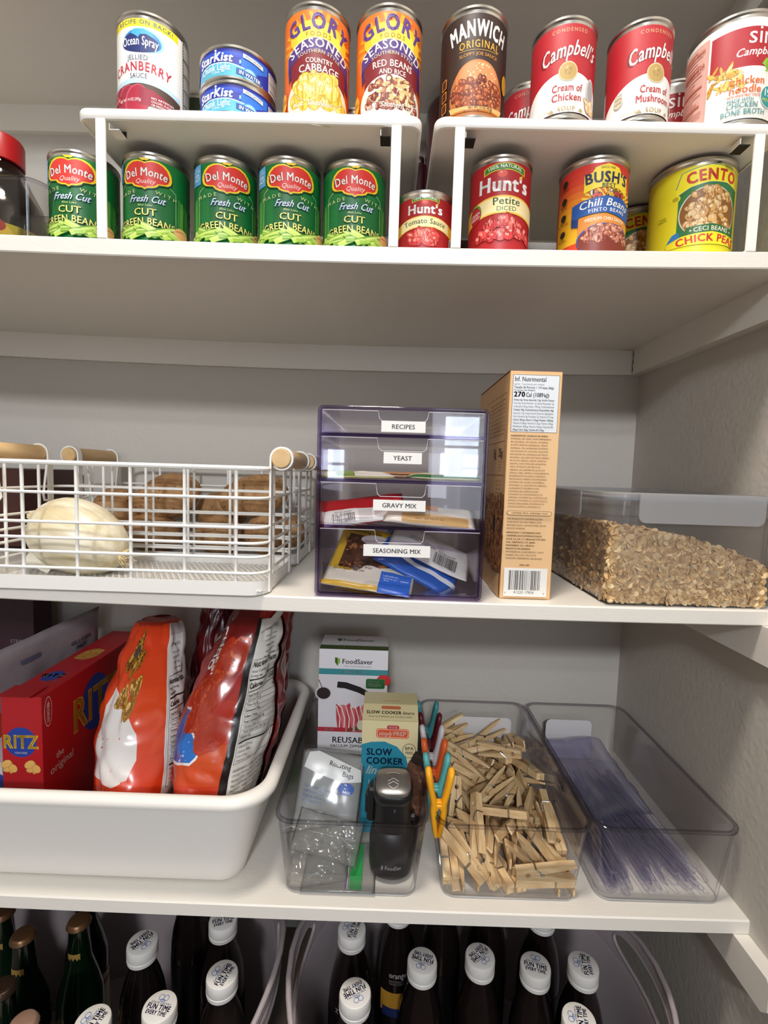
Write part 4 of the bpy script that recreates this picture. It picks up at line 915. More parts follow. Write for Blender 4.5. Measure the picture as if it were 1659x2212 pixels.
# ============================================================ four drawer unit
TINT = clear_plastic('clear_drawer_plastic', (.987, .982, .992), (.62, .55, .72), 5., rough=.02)
EDGE = clear_plastic('violet_case_edge', (.62, .53, .76), (.33, .24, .50), 1.4, rough=.05)
def drawer_unit():
    X0, X1, Y0, Y1, Z0, Z1 = -.0815, .1085, .0035, .190, s2(0)+.0008, 1.4725
    t = thing('drawer_organizer', 'clear violet tinted organizer with four labeled drawers', 'drawer organizer', ((X0+X1)/2, Y0, Z0), math.radians(-.6))
    w = (X1-X0)/2; D = Y1-Y0; H = Z1-Z0
    def rr(ins, y, r):
        p = []
        for cx, cz, a in ((w-ins-r, ins+r, -90), (w-ins-r, H-ins-r, 0), (-w+ins+r, H-ins-r, 90), (-w+ins+r, ins+r, 180)):
            for i in range(6): q = math.radians(a+18*i); p.append((cx+r*math.cos(q), y, cz+r*math.sin(q)))
        return p
    b = MB(); b.rings([rr(0, .002, .006), rr(0, D, .006)], TINT, True); b.rings([rr(.003, D, .004), rr(.003, .002, .004)], TINT, True)
    b.rings([rr(0, D, .006), rr(.003, D, .004)], TINT, True)
    b.rings([rr(.003, D-.003, .004), rr(.003, D, .004)], TINT, True, True, True); b.build('case_shell', t, ang=.5)
    b = MB(); b.rings([rr(0, .002, .006), rr(.0004, .0004, .006), rr(.001, 0, .006), rr(.0026, 0, .004), rr(.0034, .002, .004), rr(.0034, .006, .004)], EDGE, True); b.build('case_front_rim', t, ang=.5)
    seams = [0.0030, 1.3375-Z0, 1.3895-Z0, 1.4400-Z0, H-.003]
    for k in (1, 2, 3):
        b = MB(); z = seams[k]; b.box((-w+.003, .0015, z-.0011), (w-.003, D-.004, z+.0011), TINT); b.box((-w+.003, .0005, z-.0014), (w-.003, .0028, z+.0014), EDGE); b.build('divider', t, smooth=False)
    names = ['SEASONING MIX', 'GRAVY MIX', 'YEAST', 'RECIPES']
    stick = [(-.0267, .0485, 1.3056, 1.3189), (-.0172, .0414, 1.3575, 1.3696), (-.0070, .0354, 1.4101, 1.4226), (-.0105, .0382, 1.4447, 1.4568)]
    xm = (X0+X1)/2
    for k in range(4):
        z0, z1 = seams[k]+.0018, seams[k+1]-.0022; a = w-.0055; f = .0012; nt0, nt1 = -.028, .028; nh = min(.014, (z1-z0)*.42)
        b = MB()
        # front panel with a finger notch
        pts = [(-a, z0), (a, z0), (a, z1), (nt1, z1), (nt1-.0015, z1-nh+.003), (nt1-.0045, z1-nh), (nt0+.0045, z1-nh), (nt0+.0015, z1-nh+.003), (nt0, z1), (-a, z1)]
        tri = tessellate_polygon([[Vector((p[0], p[1], 0)) for p in pts]]); n = len(pts)
        vs = [(x, f, z) for x, z in pts]+[(x, f+.0018, z) for x, z in pts]
        b.add(vs, [tuple(q) for q in tri]+[tuple(i+n for i in q[::-1]) for q in tri]+[(i, (i+1) % n, (i+1) % n+n, i+n) for i in range(n)], TINT)
        b.box((-a, f+.0018, z0), (-a+.0016, D-.008, z1-.004), TINT); b.box((a-.0016, f+.0018, z0), (a, D-.008, z1-.004), TINT)
        b.box((-a+.0016, f+.0018, z0), (a-.0016, D-.008, z0+.0016), TINT); b.box((-a+.0016, D-.0096, z0+.0016), (a-.0016, D-.008, z1-.004), TINT)
        dr = b.build('drawer', t, smooth=False)
        b = MB()
        LT = M('dcd8e2', .2, coat=.3)
        b.tube([(p[0], f-.0002, p[1]) for p in pts[2:]], .0004, LT, 5)
        b.box((-a, f-.0004, z0-.0008), (a, f+.0008, z0+.0004), EDGE); b.box((-a-.0018, f-.0003, z0), (-a-.0002, f+.0012, z1), EDGE); b.box((a+.0002, f-.0003, z0), (a+.0018, f+.0012, z1), EDGE)
        b.build('drawer_rim', dr)
        sx0, sx1, sz0, sz1 = stick[k]; m = MB(); m.box((sx0-xm, f-.0006, sz0-Z0), (sx1-xm, f-.0003, sz1-Z0), M('eceae7', .6))
        d = Decal(m, plane(((sx0+sx1)/2-xm, f-.0006, (sz0+sz1)/2-Z0), (1, 0, 0), (0, 0, 1), (0, -1, 0)), step=0); d.text(names[k], 0, -2.6, 4.9, '2a2a2c', 1, fit=(sx1-sx0)*1000*(.72 if k != 3 else .62)); m.build('label_sticker', dr, smooth=False)
    return Z0, seams
DZ, DS = drawer_unit()
# packets in the drawers
def lay(rx, rz, ry=0.): return (math.radians(-90+rx), math.radians(ry), math.radians(rz))
zz = DZ+DS[2]+.004
packet('yeast_packet', 'flat yellow and green edged packet lying in the yeast drawer, towards the wire baskets', 'packet', (-.040, .055, zz+.003), lay(4, 8), .085, .07, .006, 'd8cf86', lambda d, w, h: (d.rect(-w, -h, w, -h*.3, 'e6e2d0'), d.rect(-w*.6, -h, -w*.1, h, '7f9a3a')), 3)
packet('yeast_packet', 'flat brown packet in the middle of the yeast drawer', 'packet', (.018, .070, zz+.004), lay(3, -6), .09, .06, .006, '9c7a62', lambda d, w, h: d.rect(-w*.9, -h*.9, w*.9, -h*.4, 'c98a54'), 5)
packet('yeast_packet', 'flat green edged yeast packet lying at the drawer corner beside the cereal box', 'packet', (.062, .042, zz+.003), lay(3, 4), .082, .055, .006, 'cfd2a4', lambda d, w, h: (d.rect(-w, -h, w, -h*.72, '2f6a3a'), d.text('NET WT 3/4 OZ (21g)', 0, -h*.68, 3.2, '2f5a34', 1, fit=50)), 9)
zz = DZ+DS[1]+.004
packet('gravy_packet', 'red and white gravy mix packet with a barcode', 'packet', (-.030, .040, zz+.013), lay(38, 5, -8), .100, .045, .010, 'c8212c', lambda d, w, h: (d.rect(-w*.94, -h, w*.6, -h*.1, 'e9e4de'), d.barcode(-w*.75, -h*.95, -w*.2, -h*.4), d.rrect(-w*.12, -h*.95, w*.2, -h*.25, 1, 'cfcac4'), d.text('32100 09030', -w*.48, -h*.36, 2.6, '333333', 0)), 12, cr=.002)
packet('gravy_packet', 'cream and tan gravy mix packet lying flat in the gravy drawer', 'packet', (.048, .034, zz+.009), lay(20, -2, 3), .105, .05, .010, 'e6dccb', lambda d, w, h: (d.rect(-w*.6, -h, w*.85, -h*.35, 'c9a36a'), d.text('BEST BY NOV 30', 0, -h*.85, 3, '6a5638', 0, fit=46), d.rect(-w, h*.2, w*.2, h*.9, 'd98f3a')), 17, cr=.0022)
zz = DZ+.006
packet('seasoning_packet', 'gold seasoning mix packet with a dark meat picture and blue corner', 'packet', (-.024, .052, zz+.029), (math.radians(-44), math.radians(12), math.radians(-8)), .084, .094, .012, 'c9a22c', lambda d, w, h: (d.rect(-w*.72, -h*.45, w*.9, h*.62, '4a2c1e'), d.blobs(34, (-w*.7, -h*.42, w*.85, h*.5), 6, 3.5, ['7a4a30', '8f5a36', '5c3422', 'a4683c', '2e1a12'], 4), d.ell(w*.2, h*.5, w*.55, h*.2, 'd8d4cc'), d.text('NET WT 1.5 OZ (42g)', -w*.1, -h*.62, 4.2, 'f0e8d2', 1, fit=54), d.text('seasoning mix', -w*.3, h*.7, 5, '3a2c14', 1, fit=50)), 21, cr=.0022, back='2a5fc0')
packet('seasoning_packet', 'white back of a seasoning packet lying under the gold packet with small print', 'packet', (-.020, .030, zz+.013), (math.radians(-62), math.radians(6), math.radians(-6)), .105, .050, .007, 'd6d0c0', lambda d, w, h: (d.lines(['simple preparation', 'brown ground beef, drain', 'stir in water and mix'], -w*.85, h*.5, 3, 5, '2f2a22', 0), d.rect(w*.25, -h, w*.95, h*.3, '2a62c4'), d.lines(['1-877-599-3211', 'questions or comments', 'call us'], w*.3, 0, 2.2, 3.6, 'e2e8f2', 0), d.rect(-w, -h, w*.25, -h*.75, 'c9a22c')), 23, cr=.002)
packet('seasoning_packet', 'blue seasoning packet folded over beside the gold packet', 'packet', (.040, .060, zz+.026), (math.radians(-58), math.radians(26), math.radians(-4)), .105, .066, .010, '2a5fbe', lambda d, w, h: (d.rect(-w, -h*.5, w, -h*.25, 'dfe4ec'), d.text('BLUE RANCH MIX', -5, -h*.05, 5.2, 'dbe4f2', 1, fit=60), d.rect(-w*.9, h*.5, w*.3, h*.95, '1b3f8c')), 27, cr=.003)
packet('seasoning_packet', 'white seasoning packet with a barcode lying on the blue packet', 'packet', (.055, .070, zz+.040), (math.radians(-60), math.radians(22), math.radians(-3)), .105, .055, .008, 'e3e0dc', lambda d, w, h: (d.barcode(w*.1, -h*.8, w*.7, -h*.1), d.text('52100 07147', w*.4, -h*.05, 3, '3a3a3a', 0, fit=28), d.lines(['THIS IS SEASONED', 'SERVING SUGGESTION'], -w*.6, h*.1, 2.4, 4, '5a5a5a', 0)), 31, cr=.003)

# ============================================================ cereal box
def cereal():
    x0, x1, y0, y1, z0 = .1335, .1925, .0246, .205, s2(.16)+.0004; H = .2618; W2 = x1-x0; D = y1-y0
    t = thing('cereal_box', 'tall tan cereal carton with its text-filled narrow side facing out', 'cereal box', (x0, y0, z0), math.radians(0))
    CB = M('dcb382', .55, name='tan_carton'); b = MB(); b.box((0, 0, 0), (W2, D, H), CB, bev=.0006)
    b.box((-.0006, .001, H), (W2+.0004, D-.001, H+.0006), M('8a4030', .6)); b.box((W2*.1, D*.1, H+.0006), (W2*.9, D*.9, H+.0016), M('7a3426', .6)); b.build('carton', t, ang=.3)
    m = MB(); d = Decal(m, plane((0, 0, 0), (1, 0, 0), (0, 0, 1), (0, -1, 0)), step=0, rough=.5)
    w = W2*1000; h = H*1000
    d.rect(.8, 1, w-.8, h-1, 'e9ba80'); d.rect(2, 3, w-2, h-3, 'e6bd8c'); d.rect(3.2, h-68.5, w-3, h-4, '3a4450'); d.rect(3.7, h-68, w-3.5, h-4.5, 'dfe4ea')
    TX = '2b2f36'
    def T(s, v, size, st=1, c=TX, fit=None, al='l', u=5): d.text(s, u, v, size, c, st, al, fit=fit or w-10)
    T('Inf. Nutrimental', h-11.5, 5.2, 1, fit=36); T('aprox. 7 porciones por envase;', h-15.6, 2.4, 0, '6a7078', 34); T('Tamaño de Porcion: 1¼ tazas (66g);'.replace('¼', ' 1/4'), h-19.4, 2.6, 1, fit=45); T('Por porcion: Cont. Energetico', h-22, 1.6, 1, fit=24)
    T('270', h-28.6, 5.4, 2, fit=13); d.text('Cal (1089', 18.4, h-28.6, 4.6, TX, 1, 'l', fit=20); d.text('kJ)', 39, h-28.6, 4, TX, 1, 'l', fit=6)
    rows = ['Grasas 6g; Grasa Saturada 1.5g; Acidos Grasos', 'Trans 0g; Grasa Poliinsat. 1g; Grasa Monoinsat. 3g;', 'Colesterol 0mg; Sodio 190mg; Carbohidratos', 'Totales 49g; Carbohidratos Disponibles 44g,', 'Azucares 13g, Incluye 5g de Azucares Agregados;', 'Fibra Dietetica 5g; Proteinas 7g; Vitamina D 0.3µg', 'Calcio 30mg; Hierro 2.9mg; Potasio 220mg;', 'Vitamina A 60µg; Vitamina C 2mg; Tiamina 200µg;', 'Riboflavina 300µg; Niacina 3.5mg; Vitamina B6', '300µg; Folato 90µg, Vitamina B12 0.8µg']
    for i, r in enumerate(rows): T(r, h-33-i*3.75, 1.9, 0 if i % 3 else 1, '4a5058', 46 if i < 9 else 36)
    rows = ['INGREDIENTES: HOJUELAS DE AVENA', 'INTEGRAL 26%, MAIZ, PASAS REMOJADAS', 'EN GLICEROL 14% (PASAS, GLICEROL,', 'ACEITE VEGETAL [GIRASOL]), TRIGO', 'INTEGRAL 10%, ALMENDRAS ROSTIZA-', 'DAS PICADAS 7%, AZUCAR, TROCITOS', 'DE DATILES 6%, HOJUELAS DE TRIGO', 'INTEGRAL, SALVADO DE TRIGO, MENOS', 'DE 2% DE: ARROZ, ACEITE VEGETAL', '(PALMA), COCO RALLADO DESHIDRA-', 'TADO, EXTRACTO DE MALTA DE', 'CEBADA, SAL, JARABE DE GLUCOSA', '(TRIGO), MIEL, MONO Y DIGLICERIDOS,', 'BICARBONATO DE SODIO, CARAMELO,', 'PIROFOSFATO HIERRO; NICOTINAMIDA', '(VITAMINA B3), ACIDO ASCORBICO', '(VITAMINA C), LECITINA DE GIRASOL,', 'CLORHIDRATO DE PIRIDOX-INA', '(VITAMINA B6), RIBOFLAVINA', '(VITAMINA B2), MONONITRATO DE', 'TIAMINA (VITAMINA B1), ACETATO DE', 'RETINILO (VITAMINA A), ACIDO FOLICO,', 'CIANOCOBALAMINA (VITAMINA B12),', 'COLECALCIFEROL (VITAMINA D).']
    for i, r in enumerate(rows): T(r, h-73.5-i*3.52, 1.75, 0 if i else 1, '6b5138', min(46, len(r)*1.36), u=3.8)
    v = h-162; d.rrect(3.4, v-1.6, w-4, v+3.6, 2.4, '4a3a2a'); d.rrect(3.8, v-1.2, w-4.4, v+3.2, 2.2, 'e6bd8c'); d.text('CONTIENE: TRIGO, ALMENDRAS, COCO', w/2, v, 1.9, '33281c', 1, fit=42)
    for i, (r, st) in enumerate((('ESTE PRODUCTO CONTIENE GLUTEN', 0), ('ELABORADO EN UNA FABRICA QUE', 0), ('PROCESA SOYA, CACAHUATES, LECHE,', 0), ('NUECES DIVERSAS', 0), ('IMPORTADO Y DISTRIBUIDO POR:', 1), ('SUPERMERCADOS INTERNACIONALES', 1), ('H-E-B, S.A. DE C.V. HIDALGO PTE 2405,', 1), ('COL. OBISPADO, C.P. 64060,', 1), ('MONTERREY, N.L., MEXICO', 1), ('PRODUCTO DE ALEMANIA', 1), ('MANTENER EN LUGAR FRESCO Y SECO', 0), ('NUMERO DE LOTE Y FECHA DE', 0), ('CONSUMO PREFERENTE: VER ENVASE', 0))):
        T(r, h-168.5-i*3.75-(1 if i > 3 else 0), 1.8, st, '3f3020', min(46, len(r)*1.42), u=3.8)
    d.text('9783-1907', w/2-3, 39.5, 1.8, '3f3020', 1); d.rect(3.2, 3.4, w-5.5, 37, 'e8e6e2'); d.barcode(9, 11, w-14, 34, 7); d.text('41220 17836', w/2-2.5, 6.8, 3.1, '2a2a2a', 0, fit=33); d.text('0', 5.4, 6.4, 2, '2a2a2a', 0); d.text('0', w-9, 6.4, 2, '2a2a2a', 0)
    m.build('side_print', t, smooth=False); m = MB()
    d = Decal(m, plane((0, D, 0), (0, -1, 0), (0, 0, 1), (-1, 0, 0)), step=0, rough=.5); w = D*1000
    d.rect(1, 1, w-1, h-1, 'd5a877'); d.line([(60, h-22), (w-12, h-22), (w-12, h-150), (60, h-150), (60, h-22)], .7, '6a4630'); d.line([(60, h-78), (w-12, h-78)], .7, '6a4630'); d.line([(60, h-118), (w-12, h-118)], .7, '6a4630')
    for i in range(9): d.text('whole grain oats with almonds raisins dates and coconut', w-14, h-30-i*5, 2.6, '7a573c', 0, 'r', fit=100-(i*13) % 22)
    d.text('5g', w-60, h-96, 10, '5a3c28', 1); d.text('25g', w-28, h-96, 10, '5a3c28', 1)
    for i in range(4): d.text('fiber   whole', w-20, h-103-i*3.4, 2, '5a3c28', 0, 'r'); d.text('grain per serving', w-20, h-126-i*5, 2.6, '7a573c', 0, 'r')
    d.blobs(420, (20, 28, w-2, h-148, lambda u, v: v < 112+(u-90)*.25 and v > 22+(w-u)*.22), 9, 4, ['8c5226', 'a8672f', 'c08244', '6e3c1a', '934a28', '4a2612'], 6, 'c9965a')
    d.ell(w-42, h-178, 7, 11, '241a16'); d.poly([(w-60, 1), (w-2, 1), (w-2, 30)], 'e2b683', True)
    m.build('front_print', t, smooth=False)
cereal()

# ============================================================ oats container
def oats():
    X0, X1, Y0, Y1, Z0 = .2480, .4300, .0045, .285, s2(.34)+.0008
    t = thing('oats_container', 'clear lock-lid container half full of rolled oats', 'food container', ((X0+X1)/2, (Y0+Y1)/2, Z0)); hx, hy = (X1-X0)/2, (Y1-Y0)/2
    PL = clear_plastic('frosted_container_plastic', (.95, .94, .93), (.66, .64, .66), 2.4, rough=.12, haze=.07)
    LID = clear_plastic('frosted_lid_plastic', (.90, .90, .92), (.6, .6, .64), 1.4, rough=.2, haze=.34)
    def ring(ox, z, r):
        p = []; a, b_ = hx+ox, hy+ox
        for cx, cy, q0 in ((a-r, -b_+r, -90), (a-r, b_-r, 0), (-a+r, b_-r, 90), (-a+r, -b_+r, 180)):
            for i in range(8): q = math.radians(q0+90*i/7); p.append((cx+r*math.cos(q), cy+r*math.sin(q), z))
        return p
    b = MB(); b.rings([ring(-.008, 0, .012), ring(-.0035, .0006, .014), ring(-.001, .004, .015), ring(.0, .02, .016), ring(.002, .085, .018), ring(.003, .100, .019), ring(.0048, .1015, .02), ring(.005, .118, .021), ring(.0035, .118, .02), ring(.003, .103, .019), ring(.0, .1, .018), ring(-.002, .02, .015), ring(-.004, .004, .013)], PL, True, True, True); b.build('container_body', t, ang=.6)
    b = MB(); b.rings([ring(.0055, .1185, .021), ring(.0062, .119, .022), ring(.0062, .1262, .022), ring(.005, .1275, .021), ring(-.002, .1275, .019), ring(-.006, .1245, .017)], LID, True, False, True); b.build('lid', t, ang=.6)
    b = MB(); b.rings([ring(.0040, .1185, .021), ring(.0040, .1215, .021), ring(.0, .1215, .02), ring(.0, .1185, .02)], M('2d3a58', .5), True); b.build('gasket', t, ang=.5)
    for nm, c0, c1, axis in (('front', .2745-.339, .4120-.339, 0), ('left', -.075, .085, 1)):
        b = MB(); r = .008; R = []
        zt, zb = .1262, .0945; L0, L1 = c0, c1
        pts = [(L0, zt), (L0, zb+r)]+[(L0+r-r*math.cos(q), zb+r-r*math.sin(q)) for q in (.4, .8, 1.2, PI/2)]+[(L1-r+r*math.sin(q), zb+r-r*math.cos(q)) for q in (0.01, .4, .8, 1.2)]+[(L1, zb+r), (L1, zt)]
        n = len(pts); tri = tessellate_polygon([[Vector((p[0], p[1], 0)) for p in pts]])
        o0 = .0075
        def P3(p, o): return (p[0], -hy-o, p[1]) if axis == 0 else (-hx-o, p[0], p[1])
        vs = [P3(p, o0) for p in pts]+[P3(p, o0+.0022) for p in pts]
        b.add(vs, [tuple(q) for q in tri]+[tuple(i+n for i in q[::-1]) for q in tri]+[(i, (i+1) % n, (i+1) % n+n, i+n) for i in range(n)], LID)
        o = b.build('locking_flap', t, ang=.4); fix_normals(o)
    # heap of oats
    def Hh(x, y):
        X = x+.339; k = [(.236, 1.350), (.29, 1.3425), (.346, 1.334), (.40, 1.317), (.43, 1.300)]
        for (a, za), (c, zc) in zip(k, k[1:]):
            if X <= c: z = za+(zc-za)*(X-a)/(c-a); break
        else: z = 1.3
        return z-Z0+.004*NZ(x*30, y*30)-.008*max(0, (y+hy)/.28)
    ins = .0032; nx, ny = 40, 50; ax, ay = hx-ins, hy-ins
    b = MB(); OB = M('a58a64', .9, var=.3, vscale=300)
    vs = [(-ax+2*ax*i/nx, -ay+2*ay*j/ny, Hh(-ax+2*ax*i/nx, -ay+2*ay*j/ny)) for j in range(ny+1) for i in range(nx+1)]; fs = [(j*(nx+1)+i, j*(nx+1)+i+1, (j+1)*(nx+1)+i+1, (j+1)*(nx+1)+i) for j in range(ny) for i in range(nx)]
    b.add(vs, fs, OB)
    for side in range(4):
        e = []
        for i in range(nx+1):
            s = -1+2*i/nx; x, y = ((s*ax, -ay), (ax, s*ay), (-s*ax, ay), (-ax, -s*ay))[side]; e.append((x, y))
        b.rings([[(x, y, .005) for x, y in e], [(x, y, Hh(x, y)) for x, y in e]], OB, False)
    rg = random.Random(11); FL = [M(c, .8) for c in ('e2c192', 'd8b480', 'ead0a2', 'cba674', 'bb9462')]
    def flake(p, n):
        n = Vector(n).normalized(); n = (n+Vector((rg.uniform(-1, 1), rg.uniform(-1, 1), rg.uniform(-1, 1)))*.60).normalized(); u = n.orthogonal().normalized(); w_ = n.cross(u); a = rg.uniform(0, 6.3)
        u, w_ = u*math.cos(a)+w_*math.sin(a), w_*math.cos(a)-u*math.sin(a); L = rg.uniform(.0034, .0056); B = L*rg.uniform(.6, .82)
        vs = [p+n*.0005]+[p+u*L*math.cos(q)+w_*B*math.sin(q)-n*.0003 for q in [2*PI*i/9 for i in range(9)]]
        b.add(vs, [(0, i+1, (i+1) % 9+1) for i in range(9)], rg.choice(FL))
    for i in range(2300):
        x = rg.uniform(-ax, ax); z = rg.uniform(.004, Hh(x, -ay)); flake(Vector((x, -ay+.0002-rg.uniform(0, .0008), z)), (0, -1, 0))
    for i in range(1700):
        y = rg.uniform(-ay, ay); z = rg.uniform(.004, Hh(-ax, y)); flake(Vector((-ax-rg.uniform(0, .0008), y, z)), (-1, 0, 0))
    for i in range(3600):
        x, y = rg.uniform(-ax, ax), rg.uniform(-ay, ay); flake(Vector((x, y, Hh(x, y)+rg.uniform(-.0005, .0022))), (0, 0, 1))
    b.m and None
    o = b.build('rolled_oats', None, smooth=False, loc=(t.location.x, t.location.y, Z0)); tag(o, 'heap of pale rolled oats inside the clear container', 'oats', kind='stuff')
oats()
# ============================================================ white storage tub with snacks
Z3 = s3(0)
WPL = M('f0ece6', .38, spec=.4, name='white_storage_plastic'); 
def dishpan():
    t = thing('storage_tub', 'opaque white rectangular tub with rolled rim, full of snack bags', 'storage tub', (-.40, .155, s3(-.4)+.0012))
    hx, hy = .262, .160; H = 1.022-(s3(-.4)+.0012)
    def ring(ox, z, r):
        p = []; a, b_ = hx+ox, hy+ox
        for cx, cy, q0 in ((a-r, -b_+r, -90), (a-r, b_-r, 0), (-a+r, b_-r, 90), (-a+r, -b_+r, 180)):
            for i in range(10): q = math.radians(q0+90*i/9); p.append((cx+r*math.cos(q), cy+r*math.sin(q), z))
        return p
    b = MB(); R = [ring(-.040, 0, .02), ring(-.036, .0006, .024), ring(-.0335, .003, .026)]
    for k in range(1, 8): R.append(ring(-.0335+.0335*k/8, .003+(H-.012)*k/8, .028+.002*k))
    R += [ring(.0005, H-.008, .045), ring(.0, H-.003, .045), ring(-.003, H-.006, .042)]
    for k in range(7, 0, -1): R.append(ring(-.0365+.0335*k/8, .003+(H-.012)*k/8, .026+.002*k))
    R += [ring(-.038, .006, .022), ring(-.042, .004, .018)]
    b.rings(R, WPL, True, True, True); o = b.build('tub_shell', t, ang=.7); fix_normals(o)
    b = MB(); R = []
    for i in range(11):
        q = math.radians(200-i*24); R.append(ring(.0035+.0085*math.cos(q)*-1*-1, H-.0085+.0088*math.sin(q), .047+.004*math.cos(q)))
    b.rings(R, WPL, True); b.build('rolled_rim', t, ang=3)
dishpan()

def carton(name, label, cat, loc, rot, w, d_, h, col, front=None, side=None, top=None, lside=None, bev=.0006, rough=.4):
    """box with its front left bottom corner at loc; front face looks to -y"""
    t = thing(name, label, cat, loc, rot); b = MB(); b.box((0, 0, 0), (w, d_, h), M(col, rough), bev=bev); b.build('carton', t, ang=.3)
    for nm, fn, pl, aw, ah in (('front_print', front, plane((0, 0, 0), (1, 0, 0), (0, 0, 1), (0, -1, 0)), w, h), ('side_print', side, plane((w, 0, 0), (0, 1, 0), (0, 0, 1), (1, 0, 0)), d_, h), ('side_print', lside, plane((0, d_, 0), (0, -1, 0), (0, 0, 1), (-1, 0, 0)), d_, h), ('top_print', top, plane((0, 0, h), (1, 0, 0), (0, 1, 0), (0, 0, 1)), w, d_)):
        if fn: m = MB(); fn(Decal(m, pl, step=0, rough=rough), aw*1000, ah*1000); m.build(nm, t, smooth=False)
    return t
def rz_front(d, w, h):
    d.ell(w*.47, h-60, 20, 20, '1f3f9a', 36); d.text('RITZ', w*.47, h-68, 17, 'f0c63a', 2, fit=46, outline='3a2410'); d.text('CRACKERS', w*.47, h-75.5, 2.6, 'e9e4dc', 1, fit=16)
    for u in (10, 40): d.blobs(5, (u-6, h-98, u+6, h-84), 7, 5, ['d9a24e', 'e6b866', 'a8702c'], 4)
def rz_side(d, w, h):
    d.rect(1, 1, w-1, h-1, 'b01620')
    d.ell(118, h-60, 36, 42, '1f3f9a', 40); d.text('RITZ', 124, h-83, 46, 'd9a836', 2, fit=125, outline='1c1208')
    d.text('the', 34, h-97, 9, 'efe9e2', 1, fit=16); d.text('original', 38, h-113, 11, 'efe9e2', 1, fit=54)
    d.ell(12, h-24, 7.5, 20, 'efe9e2', 30); d.ell(12, h-24, 6.8, 19, 'b3151f', 30); d.text('NABISCO', 14.4, h-38, 5, 'efe9e2', 1, 'l', rot=PI/2, fit=26); d.line([(9.5, h-14), (14.5, h-14)], .7, 'efe9e2'); d.line([(9.5, h-17), (14.5, h-17)], .7, 'efe9e2'); d.line([(12, h-20), (12, h-10)], .7, 'efe9e2')
def rz_top(d, w, dd):
    d.rect(1, 1, w-1, dd-1, 'b01620')
    d.ell(w*.45, 66, 13, 17, '1f3f9a', 30); d.text('RITZ', w*.45, 62, 11, 'e0b23c', 2, fit=32, outline='1c1208'); d.text('the original', w*.62, 46, 4, 'efe9e2', 1, fit=30)
    d.ell(w*.5, 150, 15, 24, 'c08a3e', 30); d.blobs(12, (w*.3, 132, w*.7, 168), 6, 5, ['d9a24e', 'c98f3c', '8a5a22'], 6); d.line([(1, dd-40), (w*.5, dd-2)], .4, '7a0e16')
t = carton('cracker_box', 'red cracker carton with blue round logo and yellow letters', 'cracker box', (-.4876, .0575, .8905), math.radians(.8), .052, .262, .2095, 'b01620', rz_front, rz_side, rz_top)
b = MB(); b.box((-.003, -.004, .2108), (.040, .03, .2114), M('a8141e', .4)); b.build('lid_flap', t, smooth=False)
carton('snack_box', 'dark maroon snack carton behind the cracker carton', 'snack box', (-.78, .262, .8905), 0., .188, .045, .288, '2c0a1c', lambda d, w, h: d.text('STRING', w-26, 203, 6, '8a7a84', 0, fit=36), rough=.5)
# rice cake pouch and a second bag at the left
CLW = clear_plastic('milky_pouch_film', (.78, .77, .78), (.55, .54, .56), 1.2, rough=.12, haze=.5)
packet('snack_pouch', 'milky see-through pouch with dark blue print leaning behind the cracker carton', 'pouch', (-.545, .195, .995), (math.radians(10), math.radians(-7), math.radians(74)), .235, .30, .03, 'b9b3b6', lambda d, w, h: (d.lines(['GLUTEN', 'FREE'], 72, h-42, 7, 10, '2c2a44', 1, 'c'), d.line([(50, h-58), (94, h-58)], .6, '2c2a44'), d.text('9g PROTEIN', 66, h-70, 6.5, '2c2a44', 1, 'c'), d.line([(50, h-75), (94, h-75)], .6, '2c2a44'), d.lines(['ZERO', 'SUGAR'], 70, h-86, 8, 11, '2c2a44', 1, 'c'), d.rect(-30, h-32, 0, h-25, '5a5f74'), d.ell(-70, h-120, 70, 32, 'b83c1e')), 41, cr=.002, mat=M('8f898e', .25, var=.12, vscale=30, coat=.3), nu=26, nv=26)
carton('cracker_box', 'white and blue snack carton corner in front of the milky pouch', 'snack box', (-.545, .066, .8905), 0., .05, .08, .115, 'd8d6dc', lambda d, w, h: (d.rect(0, 0, w, h*.6, 'cfcdd6'), d.ell(w*.9, h*.75, 10, 14, '24409a')))

